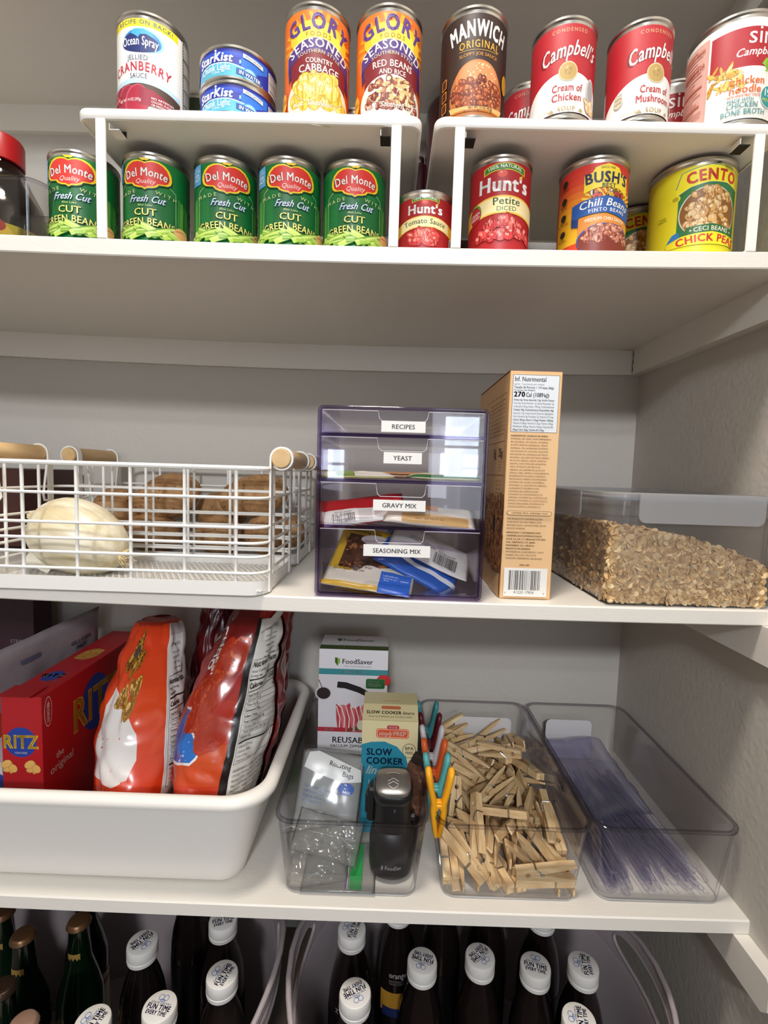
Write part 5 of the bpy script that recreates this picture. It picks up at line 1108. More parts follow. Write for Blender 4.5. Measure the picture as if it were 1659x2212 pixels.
# ---- chip bags standing edge-on
def chip_bag(label, base, top, a, bw, H, bg, yaw, paint, seed, cr=.004, twist=0., ta=.10, tb=.35):
    t = thing('chip_bag', label, 'chip bag', base, yaw); tv = Vector(top); nu, nv = 144, 84; scale = .085
    def S(u, v, off=0.):
        f = max(-PI, min(PI, u/scale)); k = max(0., min(1., v/H))
        prof = min(1, (k/.34))**.55*(1-max(0, (k-.45)/.55)**1.6*(1-ta)); A = a*max(.05, prof); B = bw*(.70+.30*min(1, k/.3)**.6)*(1-tb*max(0, (k-.3)/.7)**1.3)
        tw = twist*k; sx, cy_ = math.sin(f), math.cos(f)
        x = A*math.copysign(abs(sx)**.72, sx); y = -B*math.copysign(abs(cy_)**.86, cy_)
        n = (NZ(f*1.7+seed, v*20, seed)*cr*1.8+NZ(f*3+seed, v*44+2, seed+3)*cr*.7+abs(NZ(f*2+seed+v*18, v*28-f, seed+9))*cr*2.2-cr*.6)*min(1, k/.12)
        x += (n+off)*(sx if abs(sx) > .3 else math.copysign(.3, sx or 1)); y -= (n*.6+off)*cy_
        xx = x*math.cos(tw)-y*math.sin(tw); yy = x*math.sin(tw)+y*math.cos(tw)
        return (xx+tv.x*k*k, yy+tv.y*k*k, v+NZ(f*2, seed, k*3)*.004*k)
    m = MB(); R = [[S(-PI*scale+2*PI*scale*i/nu, H*j/nv) for i in range(nu)] for j in range(nv+1)]
    m.rings(R, M(bg, .28, coat=.5), True, True, True)
    d = Decal(m, lambda u, v, h: S(u*.001, v*.001, .0021+h*.0024), step=2*PI*scale*1000/nu, vstep=H*1000/nv, rough=.28, coat=.5, h0=.02, dh=.03); paint(d, PI*scale*1000, H*1000)
    m.build('film_pouch', t, ang=3.2, merge=True); return t
def nutri(d, u0, v0, u1, v1, sm=1.):
    d.rect(u0, v0, u1, v1, 'dedbd6'); w = u1-u0
    d.text('GUARANTEED FRESH', u0+w*.5, v1-14, 5*sm, '1d1d1d', 1, fit=w*.7)
    for i, r in enumerate(('Questions or comments', 'call toll free weekdays', 'Monday to Friday', 'email or chat with us', 'Please save this package')): d.text(r, u0+w*.55, v1-22-i*6, 2.6*sm, '2a2a2a', 0, fit=w*.62)
    top = v1-56; d.line([(u0+3, top+10), (u1-3, top+10), (u1-3, top-104), (u0+3, top-104), (u0+3, top+10)], .5, '1d1d1d')
    d.text('Nutrition Facts', u0+5, top+1, 6.4*sm, '141414', 2, 'l', fit=w-10); d.text('About 15 servings', u0+5, top-5, 3*sm, '1d1d1d', 0, 'l', fit=w*.6); d.text('Serving size', u0+5, top-10, 3.2*sm, '1d1d1d', 1, 'l', fit=w*.5)
    d.line([(u0+4, top-13), (u1-4, top-13)], 1.8, '1d1d1d'); d.text('Calories', u0+5, top-22, 5.6*sm, '141414', 2, 'l', fit=w*.55); d.text('150', u1-5, top-22, 6.4*sm, '141414', 2, 'r'); d.line([(u0+4, top-25), (u1-4, top-25)], .9, '1d1d1d')
    for i, r in enumerate(('Total Fat 8g', '  Saturated Fat 1g', '  Trans Fat 0g', 'Cholesterol 0mg', 'Sodium 210mg', 'Total Carbohydrate 16g', '  Dietary Fiber 1g', '  Total Sugars less than 1g', 'Protein 2g')):
        d.text(r, u0+5, top-31-i*5.6, 2.9*sm, '1d1d1d', 0 if r[0] == ' ' else 1, 'l', fit=min(w*.72, len(r)*1.9)); d.text('%d%%' % (10-i), u1-5, top-31-i*5.6, 2.9*sm, '1d1d1d', 1, 'r'); d.line([(u0+4, top-32.4-i*5.6), (u1-4, top-32.4-i*5.6)], .3, '1d1d1d')
    d.line([(u0+4, top-80), (u1-4, top-80)], 1.8, '1d1d1d')
    for i, r in enumerate(('Vitamin D 0mcg', 'Calcium 40mg', 'Iron 0.3mg', 'Potassium 50mg')): d.text(r, u0+5, top-86-i*4.8, 2.6*sm, '1d1d1d', 0, 'l', fit=w*.5)
    for i, r in enumerate(('INGREDIENTS: CORN, VEGETABLE OIL', 'CANOLA, AND/OR CORN OIL, MALTODEXTRIN', 'FROM CORN, AND LESS THAN 2% OF', 'SALT, CHEDDAR CHEESE (MILK, CHEESE', 'ENZYMES), WHEY, MONOSODIUM', 'BUTTERMILK, ROMANO CHEESE (PART', 'POWDER, CORN PROTEIN CONC', 'FLAVOR, DEXTROSE, TOMATO', 'SPICES, ARTIFICIAL COLOR (YELLOW', '40), LACTIC ACID, CITRIC ACID', 'SKIM MILK, RED AND GREEN', 'DISODIUM INOSINATE', 'CONTAINS MILK INGREDIENTS')):
        d.text(r, u0+4, top-112-i*5.2, 2.8*sm, '1d1d1d', 1 if i in (0, 12) else 0, 'l', fit=w-8)
def paintA(d, w, h):
    d.grad(-w, 0, 30, h, ['c23012', 'd83a18', 'e04a1c', 'd8401a'], 8)
    d.poly([(-98, 108), (-40, 104), (-14, 112), (-4, 130), (-8, 156), (-28, 176), (-52, 184), (-84, 200), (-104, 176), (-106, 140)], 'e6e2df')
    d.blobs(9, (-70, 182, -20, 206), 17, 7, ['c9962e', 'e0b452', 'b8822a', '8a5a1c'], 4, 'ecc878'); d.blobs(9, (-60, 222, -20, 256), 15, 7, ['c9962e', 'b8822a', 'a8741e', '5a3a12'], 7, 'd8ae56'); d.ell(-46, 240, 10, 7, '4a4440')
    d.rect(30, 0, w, h, 'b8b2ae'); d.line([(30, 0), (30, h)], 2.4, 'e8e4e0'); nutri(d, 32, 20, 92, h-14, .9); d.rect(16, 8, 50, 30, '1a1414'); d.text('100%', 33, 13, 11, 'e8e4e0', 2, fit=28)
def paintB(d, w, h):
    d.grad(-w, 0, 16, h, ['8e1418', 'a81c18', 'c03418', 'c8501c', 'b83018', 'a01c18', '7e1414', '5a1010'], 14)
    y0 = 92
    def Y(P): return [(u+38, v+y0) for u, v in P]
    d.poly(Y([(-132, 30), (-132, 92), (-104, 100), (-88, 84), (-64, 74), (-44, 72), (-52, 52), (-62, 44), (-76, 42)]), 'e6e6ea'); d.poly(Y([(-132, 33), (-132, 90), (-104, 97), (-90, 82), (-66, 71), (-47, 69), (-55, 54), (-63, 47), (-76, 45)]), '1d6fc8'); d.poly(Y([(-132, 33), (-132, 90), (-104, 97), (-96, 70), (-104, 40)]), '1b3f9a')
    d.text('NACHO', -72, 262, 15, 'e2dcd6', 2, rot=-1.35, fit=60); d.text('CHEESE', -54, 254, 15, 'e2dcd6', 2, rot=-1.35, fit=62)
    d.poly([(-118, 236), (-104, 256), (-96, 284), (-110, 266), (-120, 250)], '141012'); d.poly([(-112, 246), (-104, 262), (-104, 274), (-111, 260)], 'c9c4c0')
    d.blobs(12, (-60, 170, 0, 270), 26, 16, ['c4481c', 'cc5a20', 'b83a18', 'a82c16'], 4)
    d.rect(14, 0, 27, h-24, '120d0d'); nutri(d, 27, 6, 106, h-26); d.poly([(27, h-26), (27, h-40), (80, h-12), (106, h-6), (106, h-26)], 'dedbd6'); d.rect(106, 0, w, h, '8a1418')
def paintC(d, w, h):
    d.rect(-w, 0, w, h, '86141a'); d.poly([(30, 120), (30, 205), (120, 225), (120, 150)], '16233f'); d.text('Doritos', 76, 160, 20, 'cfccd0', 1, rot=1.15, fit=72)
    d.lines(['ANOTHER', 'LEVEL'], 78, h-40, 15, 20, 'cbc4c4', 2, 'c', fit=60, rot=.35)
def paintD(d, w, h):
    d.rect(-w, 0, w, h, '5e1014'); d.ell(20, h-36, 22, 8, 'a89a98', rot=.6); d.ell(20, h-38, 18, 5.5, '5e1014', rot=.6); d.text('NACHO', 40, h-60, 12, 'a89a98', 1, rot=.6)
chip_bag('orange-red chip bag with a blank white patch and printed chips', (-.343, .116, .8915), (.030, .085, 0), .056, .096, .268, 'd0381a', math.radians(26), paintA, 2.3, ta=.5, tb=.72)
chip_bag('red chip bag with blue patch, black stripe and white nutrition panel', (-.226, .116, .8915), (.046, .105, 0), .061, .098, .322, 'a01c18', math.radians(3), paintB, 5.1, ta=.4, tb=.3)
chip_bag('dark red chip bag with diagonal white lettering at the tub end wall', (-.203, .238, .8915), (.030, .045, 0), .022, .060, .325, '86141a', math.radians(-12), paintC, 8.2, ta=.3)
chip_bag('dark red chip bag with a white swirl, furthest back in the tub', (-.300, .268, .8915), (.020, .030, 0), .030, .040, .325, '5e1014', math.radians(10), paintD, 3.7, ta=.4)

# ============================================================ three clear bins
def cbin(label, x0, x1, y0, y1, z):
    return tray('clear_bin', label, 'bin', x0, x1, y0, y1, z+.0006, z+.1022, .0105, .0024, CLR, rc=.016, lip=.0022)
B1, B2, B3 = (-.1252, .0600), (.0694, .2594), (.2572, .4360)
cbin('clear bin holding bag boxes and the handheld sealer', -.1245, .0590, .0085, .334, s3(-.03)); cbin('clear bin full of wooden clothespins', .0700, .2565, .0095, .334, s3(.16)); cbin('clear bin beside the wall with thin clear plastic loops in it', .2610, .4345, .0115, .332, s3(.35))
for i, (xa, xb, yy, zc) in enumerate(((.1340, .2370, .3265, s3(.18)), (.3000, .3830, .3245, s3(.34)))):
    b = MB(); r = .008; hh = .072; z0 = zc+.0035
    p = [(xa, z0), (xb, z0), (xb, z0+hh-r), (xb-r*.3, z0+hh-r*.3), (xb-r, z0+hh), (xa+r, z0+hh), (xa+r*.3, z0+hh-r*.3), (xa, z0+hh-r)]
    n = len(p); k = .06; b.add([(x, yy-.0006+(z-z0)*k*0, z) for x, z in p]+[(x, yy, z) for x, z in p], [tuple(range(n)), tuple(range(2*n-1, n-1, -1))]+[(j, (j+1) % n+0, (j+1) % n+n, j+n) for j in range(n)], M('d9d6d8', .6))
    tag(b.build('paper_insert', smooth=False), ('plain white card standing against the back wall of the clothespin bin', 'plain white card standing against the back wall of the bin with the clear loops')[i], 'card')

# ---- bin 1 contents
def fs_front(d, w, h):
    d.rect(0, 0, w, h, 'e2e0e6'); d.rect(0, 0, w, 62, '3c6a1e'); d.poly([(25, h-13), (33, h-15), (33, h-21), (29, h-27), (25, h-21)], '2f5a22'); d.poly([(29, h-14), (33, h-15), (33, h-21), (29, h-27)], '8fae3c')
    a = d.text('FoodSaver', 36, h-23, 7.6, '26331f', 1, 'l', fit=54); d.rect(36+27, h-25.6, 36+27, h-25.5, '2f5a22'); d.text('THE #1 VACUUM SEALING SYSTEM', w*.56, h-28, 1.9, '55564c', 0, fit=46)
    d.rect(0, h-41, w, h-31.5, '3b8a92'); d.text('ZIPPER BAGS', w*.5, h-38.7, 4.6, 'eef0f2', 1, fit=36)
    d.rect(0, 92, w, h-41.5, 'd8d4da'); d.ell(8, h-72, 13, 12, 'cfcad0', 30); d.ell(8, h-72, 11, 9.5, '2a1c1c', 30); d.line([(0, h-50), (6, h-64)], 1.2, '2a2020')
    d.poly([(30, h-52), (44, h-53), (66, h-60), (88, h-72), (107, h-86), (103, h-90), (84, h-79), (62, h-69), (42, h-63), (29, h-62)], '1c1a1c'); d.ell(w-6, h-48, 11, 9, 'c12a2c', 24)
    d.rrect(w-34, h-62, w-4, h-46, 3, '2f7a3c'); d.rrect(w-33.2, h-61.2, w-4.8, h-46.8, 2.6, '1f5a2c'); d.text('KEEPS FOOD', w-31, h-51.6, 2.2, 'e8f0e6', 1, 'l'); d.text('FRESH', w-31, h-58.8, 5, 'e8f0e6', 1, 'l', fit=24)
    for i in range(6):
        u = 36+i*7.5; d.poly([(u-4, 100), (u+8, 98), (u+6, 124), (u-1, 140+i % 3*4), (u-8, 146-i*2), (u-7, 122)], ('b8404a', 'cc6a6e')[i % 2]); d.line([(u-2, 102), (u-1, 122), (u-7, 142)], 1.6, 'ecd8d4')
    d.blobs(10, (30, 96, 64, 108), 5, 3, ['8a3038', '4a5a2a', 'c9a8a0', '6a1c24'], 4); d.ell(68, 112, 6, 8, 'dcd2bc')
    d.rect(0, 100, 44, 107, 'b32a3a'); d.text('NEW', 12, 101.6, 4, 'f2eeee', 1, 'l', fit=13); d.rect(0, 62, w, 100, 'e4e2e8')
    d.text('REUSABLE', 23, 82, 9.4, '2a2c30', 1, 'l', fit=66); d.text('VACUUM ZIPPER BAGS', 20, 74.5, 4.6, '2a2c30', 1, 'l', fit=78)
    d.text('10 REUSABLE', 15, 48, 6.2, 'dfe6cf', 1, 'l', fit=66); d.line([(15, 45), (w-4, 45)], .5, 'c8d4a8'); d.text('1 QUART | 946 mL', 28, 35.5, 5.6, 'dfe6cf', 1, 'l', fit=72); d.text('BAGS 8 x 8', 48, 27, 5, 'dfe6cf', 1, 'l')
def fs_top(d, w, dd):
    d.rect(0, 0, w, 18, '3c5a1e'); d.text('10 BAGS | SACS | BOLSAS', w*.5, 5, 6.4, 'c9b76a', 1, fit=84); d.rect(0, 18, w, dd, 'dddbe0'); d.text('FoodSaver', w*.55, 38, 11, '2c3a22', 1, fit=52); d.poly([(24, 50), (32, 49), (32, 40), (28, 36), (24, 42)], '2f5a22')
carton('zipper_bag_box', 'tall white and green box of reusable vacuum zipper bags', 'bag box', (-.1015, .209, s3(-.05)+.0045), 0., .1085, .066, .2340, 'dcdae0', fs_front, lambda d, w, h: d.rect(0, 0, w, h, '15130f'), fs_top)
def liners():
    w, h, dd = .0785, .166, .062; t = thing('liner_box', 'cream and teal box of slow cooker liners', 'liner box', (-.0272, .120, s3(0)+.0045), math.radians(-.5))
    sec = [(0, 0), (dd, 0), (dd, h+.013), (.026, h+.0125), (0, h)]
    b = MB(); b.rings([[(x, y, z) for y, z in sec] for x in (0, w)], M('dccfa0', .45), True, True, True); b.build('carton', t, smooth=False)
    m = MB(); d = Decal(m, plane((0, 0, 0), (1, 0, 0), (0, 0, 1), (0, -1, 0)), step=0, rough=.45); W_, H_ = w*1000, h*1000
    d.rect(0, 0, W_, H_, 'e0d4a6')
    P = [(0, 0), (66, 0), (69, 66), (69, 92), (63, 114), (50, 129), (32, 136), (14, 135), (0, 131)]; d.poly(P, '2a8aa4')
    d.rrect(20, 141, 66, 155, 4, 'd8542e'); d.rrect(21, 142, 65, 154, 3.4, 'f0d8c0'); d.rrect(21.7, 142.7, 64.3, 153.3, 3, 'd8542e'); d.text('simply', 23, 145, 6, 'f2e6da', 1, 'l', shear=.3, fit=19); d.text('PREP', 44, 145, 6, 'f2e6da', 1, 'l', fit=18)
    d.rrect(35, 154, 52, 160, 2.4, 'c0323c'); d.text('H-E-B', 43.5, 155.4, 3.2, 'f2e6da', 1, fit=12)
    d.text('SLOW', 7, 116, 9.4, '1c3c5c', 2, 'l', fit=36); d.text('COOKER', 7, 103, 9.4, '1c3c5c', 2, 'l', fit=52); d.text('liners', 6, 88, 12, 'eef2f2', 1, 'l', shear=.35, fit=36)
    d.ell(67, 124, 9.6, 10.5, '4a4a3a', 30); d.ell(67, 124, 8.9, 9.8, 'e0d4a6', 30); d.text('BPA', 67, 125, 4.6, '3a3c34', 1, fit=12); d.text('FREE', 67, 119, 3.8, '3a3c34', 1, fit=11)
    d.line([(16, 58), (11, 68), (12, 80)], .7, 'e8f0f0')
    sl = math.hypot(.026, .0125); d = Decal(m, plane((0, 0, h), (1, 0, 0), (0, .026/sl, .0125/sl), (0, -.0125/sl, .026/sl)), step=0, rough=.45)
    d.text('SLOW COOKER', 5, 11.5, 5, '3a3428', 2, 'l', fit=50); d.text('liners', 56, 11.5, 5, '3a3428', 1, 'l', shear=.35, fit=20); d.text('Great for FAMILIES and YOUNG CHEFS', W_*.5, 5.6, 2.8, '4a4234', 0, fit=62); d.rrect(26, 19.5, 54, 25, 2, 'c46a4a'); d.line([(0, 28), (W_, 28)], .5, 'b8ab7c'); d.line([(0, .4), (W_, .4)], .5, 'b8ab7c')
    d = Decal(m, plane((0, .026, h+.0125), (1, 0, 0), (0, 1, .0), (0, 0, 1)), step=0, rough=.45)
    d.text('SLOW COOKER liners', W_*.5, 29, 5, '3a3428', 1, rot=PI, fit=62); d.rrect(26, 9, 54, 16, 2, 'c46a4a')
    m.build('print', t, smooth=False)
liners()
def sealer():
    t = thing('handheld_sealer', 'black handheld vacuum sealer with a silver top button', 'vacuum sealer', (.0175, .0600, s3(0)+.0042), (math.radians(-4), 0, 0)); K = M('131214', .42, name='matte_black_plastic'); K2 = M('1a191b', .3)
    def ov(r, z, k=.92, n=40, oy=0): return [(r*math.copysign(abs(math.cos(2*PI*i/n))**k, math.cos(2*PI*i/n)), oy+r*.94*math.copysign(abs(math.sin(2*PI*i/n))**k, math.sin(2*PI*i/n)), z) for i in range(n)]
    b = MB(); b.rings([ov(.0235, 0), ov(.0265, .0015), ov(.0285, .010), ov(.0288, .042), ov(.0272, .052), ov(.0245, .0565)], K, True, True, True); b.build('pump_base', t, ang=.7)
    b = MB(); b.rings([ov(.0235, .0545, .8), ov(.0240, .060, .8), ov(.0238, .098, .8), ov(.0250, .102, .78)], K2, True, True, True); b.build('pump_body', t, ang=.7)
    b = MB(); X = Matrix.Translation((0, 0, .1015)) @ Matrix.Rotation(math.radians(16), 4, 'X')
    b.rings([ov(.0248, -.004, .62), ov(.0255, -.001, .62), ov(.0255, .006, .62), ov(.0238, .0085, .62)], K2, True, True, True, xf=X); b.build('top_collar', t, ang=.7)
    b = MB(); b.rings([ov(.0225, .0075, .58), ov(.0230, .0100, .58), ov(.0228, .0140, .58), ov(.0205, .0158, .6), ov(.010, .0163, .7)], M('a9a8a6', .34, metal=.85, bump=.02, bscale=800), True, True, True, xf=X); bt = b.build('silver_button', t, ang=.7); bt['label'] = 'silver power button'
    m = MB(); U = X.to_3x3() @ Vector((1, 0, 0)); V = X.to_3x3() @ Vector((0, 1, 0)); N = X.to_3x3() @ Vector((0, 0, 1)); d = Decal(m, plane(X @ Vector((0, 0, .0165)), U, V, N), step=0)
    for i, v in enumerate((-8, -3)): d.line([(-7, v), (0, v+5), (7, v)], .8, 'e4e4e2')
    d.line([(-8, 9), (-4, 11), (4, 11), (8, 9)], .8, 'e4e4e2'); d.line([(-6, -10), (0, -15), (6, -10)], .8, 'e4e4e2'); m.build('button_mark', bt, smooth=False)
    b = MB(); b.box((-.0335, -.004, .060), (-.0225, .014, .104), K, bev=.003); b.box((-.036, -.002, .070), (-.030, .010, .096), K, bev=.002); b.build('side_latch', t, ang=.6)
    b = MB(); b.tube([(.024, 0, .068), (.029, 0, .068)], .0055, K, 20); b.build('release_knob', t)
    m = MB(); d = Decal(m, lambda u, v, h: ((.0289+h*.001)*math.sin(u*.001/.0288), -(.0289+h*.001)*.94*math.cos(u*.001/.0288), v*.001), step=4); d.text('FoodSaver', 5, 15, 4.6, '8d8d90', 1, fit=26); d.poly([(-14.5, 19.5), (-11, 19), (-11, 15.5), (-12.7, 13), (-14.5, 16)], '8d8d90'); d.rect(1, 88, 3, 92, '4a4a4c'); m.build('brand_mark', t)
sealer()
ROAST = clear_plastic('milky_roasting_bag', (.86, .87, .86), (.6, .6, .6), 1.4, rough=.15, haze=.42)
packet('roasting_bag_pack', 'milky pack of roasting bags with blue print leaning in the first bin', 'bag pack', (-.0700, .096, .9520), (math.radians(-30), math.radians(7), math.radians(2)), .088, .118, .012, 'c9ccc8', lambda d, w, h: (d.poly([(-w*.9, h*.6), (-w*.8, h*.92), (-w*.5, h*.97), (w*.9, h*.66), (w*.95, h*.42), (w*.4, h*.36), (-w*.4, h*.48)], 'dfe0de'), d.text('Roasting', w*.22, h*.66, 6, '26303e', 1, rot=-.12, fit=40), d.text('Bags', w*.5, h*.48, 6, '26303e', 1, rot=-.12, fit=22), d.ell(w*.5, h*.24, 11, 7.5, '2050b0', 30), d.text('2', w*.48, h*.24, 6, 'f2f4f8', 1), d.text('BAGS', w*.52, h*.15, 3, 'f2f4f8', 1, rot=-.1), d.lines(['For tender and juicy poultry', 'and meats 8-24 lbs.', 'Easy-to-follow cooking', 'chart enclosed'], -w*.8, h*.20, 3.6, 5.6, '4a6a9c', 0, fit=None, rot=-.12, sx=.85), d.line([(-w, -h*.62), (w, -h*.74)], .8, 'eef0ee'), d.text('19 x 23 in (482 mm x 584 mm)', w*.1, -h*.88, 4, '3a4048', 1, fit=62, rot=-.1)), 51, cr=.0016, mat=ROAST, nu=18, nv=18)
CRK = clear_plastic('crinkled_clear_film', (.90, .90, .88), (.55, .55, .53), 1.3, rough=.07, haze=.16)
packet('plastic_pouch', 'crumpled clear plastic pouch at the front of the first bin, lower one', 'pouch', (-.0780, .050, .9060), (math.radians(-38), math.radians(-8), math.radians(4)), .076, .062, .022, 'd0d0c8', None, 53, cr=.009, mat=CRK, nu=30, nv=30)
packet('plastic_pouch', 'crumpled clear plastic pouch with pointed corner below the roasting bags', 'pouch', (-.0660, .060, .9250), (math.radians(-48), math.radians(10), math.radians(-6)), .088, .050, .018, 'd0d0c8', None, 57, cr=.009, mat=CRK, nu=30, nv=30)
packet('zipper_bag', 'flat clear zipper bag on the bin floor with a green closure strip', 'zipper bag', (-.0480, .056, .8885), (math.radians(-88), 0, 0), .092, .080, .003, 'c9d2c4', lambda d, w, h: (d.rect(14, -h*.9, 29, h*.9, '1f9a4a'), d.rect(8.5, -h*.9, 10, h*.9, '6a4a9c'), d.rect(11, -h*.9, 11.8, h*.9, 'd8d8e2')), 59, cr=.0008, mat=CRK)
packet('spice_packet', 'dark brown foil packet wedged between the sealer and the bin wall', 'packet', (.0430, .106, .950), (math.radians(-12), math.radians(3), math.radians(-50)), .045, .125, .006, '2a1d1a', lambda d, w, h: (d.rect(-w, -h*.2, w, h*.75, '6a4634'), d.blobs(14, (-w, -h*.1, w, h*.7), 8, 5, ['7a5240', '8f6450', '5a3a2c'], 3)), 61, cr=.002)

# ============================================================ clothespins
PINE = wood('pine_clothespin', 'dcb480', 'f0d5a6', (14, 60, 60), .55, 3)
SPR = M('c9c6c0', .3, metal=1., name='spring_wire')
def clothespin(label):
    t = thing('clothespin', label, 'clothespin', group='wooden clothespins in the clear bin')
    up = [(0, .0003), (.0105, .0003)]+[(.0140-.0032*math.cos(PI*i/6), .0003+.0029*math.sin(PI*i/6)) for i in range(7)]+[(.0180, .0003), (.0290, .0004), (.0300, .0020), (.0325, .0024), (.0345, .0012), (.0730, .0082), (.0732, .0106), (.056, .0108), (.0255, .0082), (.0250, .0070), (.0232, .0070), (.0227, .0080), (.0, .0064)]
    for sg in (1, -1):
        b = MB(); p = [(x-.034, sg*z) for x, z in up]; n = len(p); hw = .0048
        tri = tessellate_polygon([[Vector((a, c, 0)) for a, c in p]])
        vs = [(a, -hw, c) for a, c in p]+[(a, hw, c) for a, c in p]
        b.add(vs, [tuple(q) for q in tri]+[tuple(i+n for i in q[::-1]) for q in tri]+[(i, (i+1) % n, (i+1) % n+n, i+n) for i in range(n)], PINE); o = b.build('wooden_prong', t, smooth=False); fix_normals(o)
    b = MB(); pts = []
    for i in range(37): a = 2*PI*i/12; pts.append((-.0025+.0026*math.cos(a), -.0052+.0104*i/36, .0026*math.sin(a)))
    c0 = [(-.0100, -.0052, .0079), (-.0100, .0000, .0079), (-.0100, .0045, .0079)]
    pts = [(-.0101, .0045, .0078), (-.0101, -.0050, .0078), (-.006, -.0060, .0045)]+pts+[(-.006, .0060, -.0045), (-.0101, .0050, -.0078), (-.0101, -.0045, -.0078)]
    b.tube(pts, .0009, SPR, 6); b.build('spring', t); return t
PINS = []
